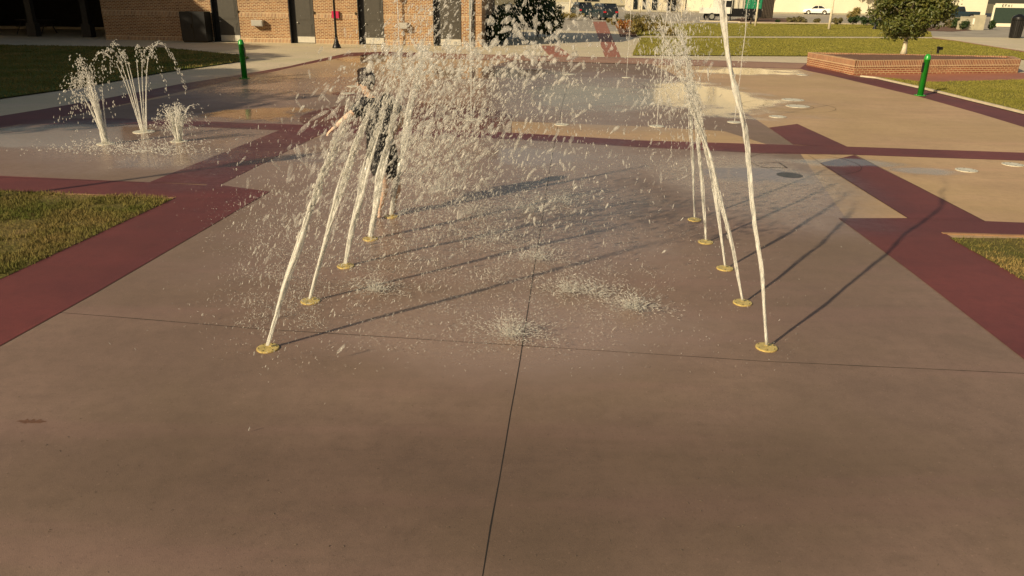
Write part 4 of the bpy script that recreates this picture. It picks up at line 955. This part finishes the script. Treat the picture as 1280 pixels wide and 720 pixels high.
# left trio
def trio(px, py, kind, label):
    p0 = at(px, py); o = empty('fountain_jet', (p0.x, p0.y, 0), 0, label=label, cat='fountain jet', group='three small jets on the left pad'); plate(o, .20 if kind == 'fan' else .15, 'greyplate', False)
    q = MB()
    if kind == 'fan': # thin diverging streams
        for i in range(8):
            a = i*2*math.pi/8+.2; vz = math.sqrt(2*GR*random.uniform(1.35, 1.65)); vh = random.uniform(.55, .8)
            pts = []; Tc = vz/GR
            for j in range(26):
                t = Tc*.62*j/25; pts.append((.05*math.cos(a)+vh*math.cos(a)*t, .05*math.sin(a)+vh*math.sin(a)*t, .02+vz*t-.5*GR*t*t))
            q.tube(pts, [.011-.005*j/25 for j in range(26)], 6)
            for j in range(75):
                t = Tc*random.uniform(.58, 1.75); g = random.gauss(0, .02); p = Vector((p0.x+vh*math.cos(a)*t*1.3+g, p0.y+vh*math.sin(a)*t*1.3+random.gauss(0, .02), .02+vz*t-.5*GR*t*t+random.gauss(0, .02)))
                if p.z > .02: spray.add(p, Vector((vh*math.cos(a), vh*math.sin(a), vz-GR*t)), random.uniform(.005, .012), random.uniform(.010, .03))
    elif kind == 'lean':
        for i in range(16):
            a = random.gauss(0, .5); vz = math.sqrt(2*GR*random.uniform(.9, 1.35)); vh = random.uniform(-.62, -.1); vy = random.gauss(0, .3); Tc = vz/GR; e = random.uniform(.5, .75)
            off = random.gauss(0, .035)
            pts = [(off+vh*t, vy*t, .02+vz*t-.5*GR*t*t) for t in np.linspace(0, Tc*e, 18)]
            q.tube(pts, [max(.004, random.uniform(.012, .022)*(1-.045*j)) for j in range(18)], 6)
            for j in range(38):
                t = Tc*random.uniform(.35, 1.9); p = Vector((p0.x+off+vh*t*1.1+random.gauss(0, .05), p0.y+vy*t+random.gauss(0, .05), .02+vz*t*1.03-.5*GR*t*t+random.gauss(0, .05)))
                if p.z > .02: spray.add(p, Vector((vh, vy, vz-GR*t)), random.uniform(.004, .012), random.uniform(.010, .035))
    else:
        for i in range(26):
            a = random.uniform(0, 6.28); vz = math.sqrt(2*GR*random.uniform(.35, .72)); vh = random.uniform(.1, .95); Tc = vz/GR
            pts = [(.03*math.cos(a)+vh*math.cos(a)*t, .03*math.sin(a)+vh*math.sin(a)*t, .02+vz*t-.5*GR*t*t) for t in np.linspace(0, Tc*random.uniform(.5, .95), 14)]
            q.tube(pts, [max(.004, random.uniform(.014, .026)*(1-.05*j)) for j in range(14)], 6)
            for j in range(28):
                t = Tc*random.uniform(.5, 1.9); p = Vector((p0.x+vh*math.cos(a)*t*1.2+random.gauss(0, .03), p0.y+vh*math.sin(a)*t+random.gauss(0, .03), .02+vz*t-.5*GR*t*t+random.gauss(0, .03)))
                if p.z > .02: spray.add(p, Vector((vh*math.cos(a), vh*math.sin(a), vz-GR*t)), random.uniform(.004, .011), random.uniform(.010, .03))
    q.build('water_stream', M['water'], o, smooth=True)
trio(132, 180, 'lean', 'thick white jet leaning left, leftmost of the three small jets')
trio(180, 165, 'fan', 'fan of thin parting streams, rearmost of the three small jets')
trio(224, 177, 'burst', 'low bushy burst of water, right one of the three small jets')
for i in range(800):
    p = at(170+random.gauss(0, 55), 185+abs(random.gauss(0, 4))*random.choice((-1.5, 1)), .02+abs(random.gauss(0, .05))); spray.add(p, Vector((random.gauss(0, 1), random.gauss(0, 1), random.gauss(0, 1))), random.uniform(.004, .012), random.uniform(.01, .03))
# dry plates flush in the pad
for px, py, l in [(435, 117, 'pale flush nozzle plate in the dark red disc'), (442, 108, 'pale flush nozzle plate just behind the dark red disc'), (712, 93, 'pale flush nozzle plate at the far end of the centre joint'), (997, 133, 'wide pale flush plate, nearer one inside the ring joint'), (991, 125, 'wide pale flush plate, farther one inside the ring joint'), (972, 146, 'pale flush nozzle plate in front of the ring joint'), (1208, 213, 'pale flush plate beside the puddle on the right slab'), (1266, 206, 'pale flush plate at the right edge of the picture'), (1240, 132.5, 'small white flush marker on the red rim by the kerb'), (1003, 94, 'pale flush grate at the end of the far puddle')]:
    p0 = at(px, py); o = empty('ground_plate', (p0.x, p0.y, 0), 0, label=l, cat='ground plate', group='flush plates in the pad')
    if py > 200: plate(o, .17, 'greyplate')
    elif px == 1240: plate(o, .07, 'greyplate')
    elif px in (997, 991): plate(o, .30, 'greyplate')
    else: plate(o, .2, 'greyplate')

# the big curtain of falling water in the middle-left
def curtain(n, fpx, fpy, Yr, r0_, drift, cl, ls=(1.8, 5.5)):
    for i in range(n):
        px = fpx(); py = fpy(px); Y = random.uniform(*Yr)
        if 440 < px < 500 and 82 < py < 218 and Y < 9.3 and random.random() < .4: continue
        p = atY(px, py, Y)
        if p.z < .03: p = at(px, py, random.uniform(.02, .1))
        rr = r0_*math.exp(random.gauss(0, .45)); cl.add(p, Vector((random.gauss(drift, .22), random.gauss(0, .3), -1)), rr, rr*random.uniform(*ls))
tri = random.triangular
curtain(4200, lambda: random.gauss(500, 60), lambda x: random.gauss(215+(500-x)*.45, 70), (6.5, 9.5), .0034, -.55, fine)
curtain(2300, lambda: random.gauss(555, 46), lambda x: random.gauss(158+(560-x)*.35, 40), (7, 10), .0046, -.6, spray)
curtain(900, lambda: random.gauss(555, 52), lambda x: random.gauss(86, 20), (6, 9), .0052, -.5, spray, (1.2, 3))
curtain(1300, lambda: random.gauss(680, 55), lambda x: random.gauss(130, 70), (6.5, 11), .0032, -.15, fine)
curtain(700, lambda: random.gauss(840, 24), lambda x: random.gauss(95, 50), (8, 11), .0042, .1, spray)
curtain(1100, lambda: random.gauss(845, 26), lambda x: random.gauss(90, 55), (8, 11), .0032, .1, fine)
curtain(1500, lambda: random.gauss(610, 80), lambda x: random.gauss(265, 48), (6.5, 9.5), .0032, -.2, fine)
curtain(1500, lambda: random.gauss(350, 35), lambda x: random.gauss(310, 60), (6, 7.5), .0026, -.3, fine)
for i in range(9000):
    px = random.gauss(525, 75); py = random.gauss(190, 80); Y = random.uniform(6.5, 10); p = atY(px, py, Y)
    if p.z > .03: fine.add(p, Vector((random.gauss(-.5, .25), random.gauss(0, .3), -1)), random.uniform(.0010, .0022), random.uniform(.003, .014))
spray.build('water_spray', M['drops'], 'bright drops of water thrown up by the jets', cat='water drops', kind='stuff')
fine.build('water_spray', M['mist'], 'fine half clear water drops falling between the jets', cat='water drops', kind='stuff')
# large torn blobs near the top of the arcs
def blob_mesh(items, name, m_, label):
    bm = bmesh.new(); bmesh.ops.create_icosphere(bm, subdivisions=2, radius=1); bv = np.array([v.co[:] for v in bm.verts]); bf = np.array([[v.index for v in f.verts] for f in bm.faces]); bm.free()
    Vs = []; Fs = []; k = 0
    for p, d, r_, l_ in items:
        d = Vector(d).normalized(); a = d.orthogonal().normalized(); b = d.cross(a); sd = random.uniform(0, 100)
        for c_ in bv:
            n_ = 1+.55*noise.noise(Vector(c_)*1.3+Vector((sd, 0, 0)))+.30*noise.noise(Vector(c_)*3+Vector((0, sd, 0)))
            t = c_[2]; w_ = r_*n_*(1-.35*t)
            Vs.append(tuple(p+a*c_[0]*w_+b*c_[1]*w_+d*t*l_*n_))
        Fs.append(bf+k); k += len(bv)
    me = bpy.data.meshes.new(name); me.from_pydata(Vs, [], np.concatenate(Fs).tolist()); return link(name, me, m_, smooth=True, label=label, cat='water blobs', kind='stuff')
it = []
def blobs(n, mx, sx, my, sy, Yr, rr, st=(1, 2.4)):
    for i in range(n):
        r_ = random.uniform(*rr)*random.choice((.6, .8, 1)); PX = random.gauss(mx, sx); PYY = random.gauss(my, sy)
        if 440 < PX < 500 and 82 < PYY < 218 and random.random() < .5: continue
        it.append((atY(PX, PYY, random.uniform(*Yr)), (random.gauss(-.5, .6), random.gauss(0, .5), -1), r_, r_*random.uniform(*st)))
blobs(130, 520, 38, 84, 14, (5.5, 7.5), (.008, .026), (1.3, 2.6))
blobs(70, 590, 40, 70, 16, (5.5, 7.5), (.008, .024), (1.3, 2.4))
blobs(110, 655, 45, 48, 22, (5.5, 7.5), (.008, .026), (1.2, 2.6))
blobs(50, 700, 30, 95, 40, (6, 8), (.006, .018), (1.5, 3.5))
blobs(80, 480, 42, 130, 40, (6, 8), (.006, .014), (2.5, 5))
blobs(50, 620, 60, 110, 30, (6, 8), (.006, .014), (1.5, 4))
blobs(110, 690, 55, 235, 45, (6.3, 8.5), (.005, .013), (2, 4.5))
blobs(60, 620, 50, 150, 45, (6.3, 8.5), (.006, .016), (2, 4.5))
blobs(60, 840, 22, 60, 35, (7, 9), (.006, .014), (2, 4))
blobs(150, 560, 40, 180, 38, (7, 9), (.007, .018), (2.5, 5))
blobs(0, 410, 30, 220, 60, (6.5, 7.5), (.004, .010), (3, 7))
blob_mesh(it, 'water_spray', M['mist'], 'large torn lumps of water hanging above the pad')
it = []
blobs(260, 520, 55, 170, 55, (7, 9), (.010, .026), (2.5, 5))
blobs(160, 410, 35, 220, 60, (6.5, 7.8), (.008, .018), (3, 7))
blobs(90, 640, 60, 190, 60, (6.5, 9), (.008, .020), (2.5, 5))
blobs(110, 838, 26, 100, 60, (8, 10), (.010, .022), (2.5, 5))
blobs(60, 700, 60, 100, 50, (8, 10), (.010, .022), (2, 4))
blob_mesh(it, 'water_spray', M['veil'], 'faint half clear veils of falling water between the jets')
# splash crowns and flecks on the ground
gs = Cloud()
def crown(px, py, R_, n):
    c_ = at(px, py)
    for i in range(n):
        a = random.uniform(0, 6.28)+.5*math.sin(i); rr = abs(random.gauss(0, .55))*R_; hgt = random.expovariate(1/(.25*R_))*max(0, 1-rr/R_*.6)
        p = c_+Vector((math.cos(a)*rr, math.sin(a)*rr*.9, .012+hgt)); el = random.uniform(-.2, 1.3)
        gs.add(p, Vector((math.cos(a), math.sin(a), el)), random.uniform(.0012, .0038), random.uniform(.003, .016))
for px, py, R_, n in [(640, 422, .26, 420), (790, 388, .26, 420), (470, 366, .22, 360), (711, 367, .30, 420), (672, 326, .30, 420), (660, 265, .40, 380), (700, 255, .40, 380), (592, 270, .45, 560), (555, 240, .5, 560), (540, 300, .40, 300), (620, 300, .5, 380), (620, 355, .35, 260), (760, 345, .22, 90), (510, 330, .4, 200)]:
    crown(px, py, R_, n)
for i in range(21000):
    px = random.gauss(600, 130); py = 215+random.betavariate(1.5, 1.8)*235
    if random.random() < .25: px = random.gauss(360, 42); py = random.uniform(240, 410)
    if noise.noise(Vector((px*.03, py*.06, 0))) < random.uniform(-.5, .25): continue
    p = at(px, py, .008+random.expovariate(1/.02)); a = random.uniform(0, 6.28); gs.add(p, Vector((math.cos(a), math.sin(a)*1.5, random.uniform(0, 1.4))), random.uniform(.0012, .0034), random.uniform(.003, .014))
for i in range(1500):
    px = random.uniform(250, 1000); py = random.uniform(170, 470); p = at(px, py, .01+random.expovariate(1/.02)); a = random.uniform(0, 6.28); gs.add(p, Vector((math.cos(a), math.sin(a), .6)), random.uniform(.001, .0025), random.uniform(.003, .010))
cr_ = Cloud()
for px, py, R_, n in [(640, 422, .22, 1000), (790, 388, .22, 1000), (470, 366, .18, 650), (711, 367, .26, 700), (672, 326, .28, 700), (660, 265, .40, 1000), (700, 255, .40, 1000), (592, 270, .45, 1400), (555, 240, .5, 1000), (610, 305, .45, 900), (745, 372, .2, 500)]:
    c_ = at(px, py)
    for i in range(n):
        a = random.uniform(0, 6.28); k_ = random.random()**1.5; rr = R_*1.35*(.12+1.2*k_)*(1+.35*math.sin(a*5+px)); el = random.uniform(.1, .9)*(1-k_*.7)
        p = c_+Vector((math.cos(a)*rr, math.sin(a)*rr*.9, .008+rr*el*.7+random.expovariate(1/(.04*(1-k_)+.008))))
        cr_.add(p, Vector((math.cos(a), math.sin(a), el)), random.uniform(.0012, .0036)*(1.3-k_*.6), random.uniform(.004, .022))
cr_.build('ground_splash', M['mist'], 'bright splash crowns where the arcs of water land', cat='splash', kind='stuff')
gs.build('ground_splash', M['mist'], 'crowns and flecks of water splashing off the brown concrete', cat='splash', kind='stuff')

# ------------------------------------------------------------------ person
def skin_mesh(name, verts, edges, radii, mt, parent, sub=2, **k):
    me = bpy.data.meshes.new(name+'_base'); me.from_pydata([tuple(v) for v in verts], edges, []); o = bpy.data.objects.new(name, me); COL.objects.link(o)
    sm = o.modifiers.new('skin', 'SKIN'); sm.use_smooth_shade = True
    if not me.skin_vertices: me.skin_vertices.new() if hasattr(me.skin_vertices, 'new') else None
    for i, r_ in enumerate(radii):
        sv = me.skin_vertices[0].data[i]; sv.radius = r_ if isinstance(r_, tuple) else (r_, r_); sv.use_root = (i == 0)
    ss = o.modifiers.new('sub', 'SUBSURF'); ss.levels = sub; ss.render_levels = sub
    bpy.context.view_layer.update(); dg = bpy.context.evaluated_depsgraph_get()
    nm = bpy.data.meshes.new_from_object(o.evaluated_get(dg)); bpy.data.objects.remove(o); 
    return link(name, nm, mt, parent, smooth=True, **k)
PY = 9.15
hipc = atY(477, 192, PY); foot = at(475, 281)
person = empty('person', (hipc.x, PY, 0), 0, label='wading person in dark patterned shirt and shorts reaching one arm to the left', cat='person')
O = Vector((hipc.x, PY, 0))
def W(px, py, dy=0): return atY(px, py, PY+dy)-O
hz = .86
pel = Vector((0, 0, hz)); sp = Vector((-.02, 0, 1.08)); ch = Vector((-.05, -.02, 1.28)); nk = Vector((-.09, -.03, 1.44)); hb = Vector((-.12, -.05, 1.52)); hd = Vector((-.15, -.08, 1.63)); ht = Vector((-.16, -.07, 1.70))
shL = W(455, 131, -.12); shL.z = 1.37; shR = Vector((.08, .10, 1.38))
elL = Vector((-.36, -.22, 1.22)); haL = W(420, 158, -.25)
elR = Vector((.26, .22, 1.18)); haR = Vector((.12, .30, .98))
hpL = W(468, 193, -.10); hpR = W(485, 192, .08)
knL = W(481, 231, -.14); knL2 = W(480, 236, -.13); anL = W(474, 266, -.08); toL = anL+Vector((.02, -.14, -.055))
knR = W(497, 232, .02); anR = W(492, 268, .16); toR = anR+Vector((.03, -.14, -.055))
for q_ in (anL, anR): q_.z = .09
for q_ in (toL, toR): q_.z = .035
vs = [pel, sp, ch, nk, hb, hd, ht, shL, elL, haL, shR, elR, haR, hpL, knL, knL2, anL, toL, hpR, knR, anR, toR]
ed = [(0, 1), (1, 2), (2, 3), (3, 4), (4, 5), (5, 6), (2, 7), (7, 8), (8, 9), (2, 10), (10, 11), (11, 12), (0, 13), (13, 14), (14, 15), (15, 16), (16, 17), (0, 18), (18, 19), (19, 20), (20, 21)]
rd = [(.09, .09), .09, (.12, .11), .055, .062, .092, .06, .055, .042, .030, .055, .040, .028, .070, .068, .056, .036, .028, .070, .058, .036, .028]
body = skin_mesh('body', vs, ed, rd, M['skin'], person)
# shirt and shorts
def loft_body(name, secs, m_):
    q = MB(); rings = []
    for (c_, a_, b_, tw) in secs:
        rings.append([Vector((c_.x+a_*math.cos(t)*math.cos(tw)-b_*math.sin(t)*math.sin(tw), c_.y+a_*math.cos(t)*math.sin(tw)+b_*math.sin(t)*math.cos(tw), c_.z+.012*noise.noise(Vector((c_.z*6, t, 1)))))*1.0 for t in [2*math.pi*k/28 for k in range(28)]])
    for i_, rg in enumerate(rings):
        for k, p_ in enumerate(rg):
            c_ = secs[i_][0]; f_ = 1+.07*noise.noise(Vector((p_.x*9, p_.y*9, p_.z*7))); rg[k] = Vector((c_.x+(p_.x-c_.x)*f_, c_.y+(p_.y-c_.y)*f_, p_.z))
    q.ring_loft(rings, cap=False); return q.build(name, m_, person, smooth=True)
tw = .35
def P3(x, y, z): return Vector((x, y, z))
st = loft_body('shirt', [(P3(.005, 0, .74), .195, .15, tw), (P3(.0, 0, .84), .185, .145, tw), (P3(-.01, 0, .96), .165, .13, tw), (P3(-.02, 0, 1.08), .17, .135, tw), (P3(-.045, -.01, 1.2), .19, .145, tw), (P3(-.06, -.02, 1.31), .20, .14, tw), (P3(-.07, -.02, 1.38), .175, .115, tw), (P3(-.08, -.025, 1.425), .10, .085, tw), (P3(-.085, -.03, 1.44), .07, .065, tw)], M['cloth'])
for a_, b_ in ((shL, elL), (shR, elR)):
    q = MB(); d_ = b_-a_; q.tube([a_-d_*.25, a_, a_+d_*.3, a_+d_*.62], [.07, .085, .075, .072], 14, cap=False); q.build('sleeve', M['cloth'], st, smooth=True)
sh_ = loft_body('shorts', [(P3(.0, 0, .96), .155, .125, tw), (P3(.005, 0, .88), .17, .14, tw), (P3(.005, 0, .78), .178, .145, tw), (P3(.005, 0, .74), .17, .13, tw)], M['cloth'])
for a_, b_, e in ((hpL, knL, .62), (hpR, knR, .72)):
    q = MB(); d_ = b_-a_; q.tube([a_-d_*.1, a_+d_*.1, a_+d_*.4, a_+d_*e], [.10, .112, .105, .10], 16, cap=False); q.build('trouser_leg', M['cloth'], sh_, smooth=True)
# hair, face
hc = hd+Vector((.01, 0, .02)); hq = MB()
fd = Vector((-.75, -.55, -.35)).normalized()
q = MB(); rr_ = []
bm = bmesh.new(); bmesh.ops.create_icosphere(bm, subdivisions=4, radius=.122)
for v in bm.verts:
    d = v.co.normalized(); f_ = d.dot(fd); v.co = v.co*(1+.07*noise.noise(d*5))
    if f_ > .25: v.co *= .70
    v.co.z *= 1.08; v.co += hc
hm = bpy.data.meshes.new('hair'); bm.to_mesh(hm); bm.free(); link('hair', hm, M['hair'], person, smooth=True)
side = fd.cross(Vector((0, 0, 1))).normalized(); upv = side.cross(fd).normalized()
fc = hd+fd*.078
q = MB(); q.tube([fc+upv*.02, fc+fd*.018-upv*.018, fc-upv*.03], [.010, .016, .008], 8); q.build('nose', M['skin'], person, smooth=True)
for s_ in (-1, 1):
    e_ = fc+side*.032*s_+upv*.02-fd*.004; q = MB(); q.lathe([(.001, -.011), (.009, -.006), (.011, 0), (.009, .006), (.001, .011)], 10, M=Matrix.Translation(e_)); q.build('eye', M['black'], person, smooth=True)
    e_ = hd+side*.092*s_-fd*.01; q = MB(); q.lathe([(.001, -.032), (.014, -.02), (.018, .005), (.014, .025), (.001, .032)], 10, M=Matrix.Translation(e_)); q.build('ear', M['skin'], person, smooth=True)
q = MB(); q.tube([fc+side*.022-upv*.045, fc+fd*.006-upv*.046, fc-side*.022-upv*.045], [.004, .006, .004], 6); q.build('mouth', M['redlamp'], person, smooth=True)
def hand(wr, dirv, palm, mirror):
    d = dirv.normalized(); pn = (palm-d*palm.dot(d)).normalized(); s_ = d.cross(pn)*mirror
    verts = [wr, wr+d*.05, wr+d*.09]; edges = [(0, 1), (1, 2)]; rad = [.024, (.034, .018), (.036, .016)]
    for i, (o_, L_) in enumerate(((-.027, .060), (-.009, .070), (.010, .066), (.028, .052))):
        b = len(verts); p1 = wr+d*.095+s_*o_; verts += [p1, p1+d*L_*.5+s_*o_*.25+pn*.004, p1+d*L_*.9+s_*o_*.35+pn*.018]; edges += [(2, b), (b, b+1), (b+1, b+2)]; rad += [.0105, .009, .0075]
    b = len(verts); p1 = wr+d*.035-s_*.034; verts += [p1, p1+d*.03-s_*.025+pn*.01, p1+d*.055-s_*.03+pn*.02]; edges += [(1, b), (b, b+1), (b+1, b+2)]; rad += [.014, .011, .009]
    skin_mesh('hand', verts, edges, rad, M['skin'], person, sub=1)
hand(haL, (haL-elL), Vector((0, 0, -1)), 1); hand(haR, (haR-elR), Vector((-1, 0, -.3)), -1)

# ------------------------------------------------------------------ render settings
S.view_settings.view_transform = 'Standard'; S.view_settings.look = 'None'; S.view_settings.gamma = 1; S.view_settings.exposure = .25
S.cycles.max_bounces = 6; S.cycles.transparent_max_bounces = 24; S.cycles.transmission_bounces = 3; S.cycles.diffuse_bounces = 2; S.cycles.glossy_bounces = 3
S.cycles.use_denoising = True
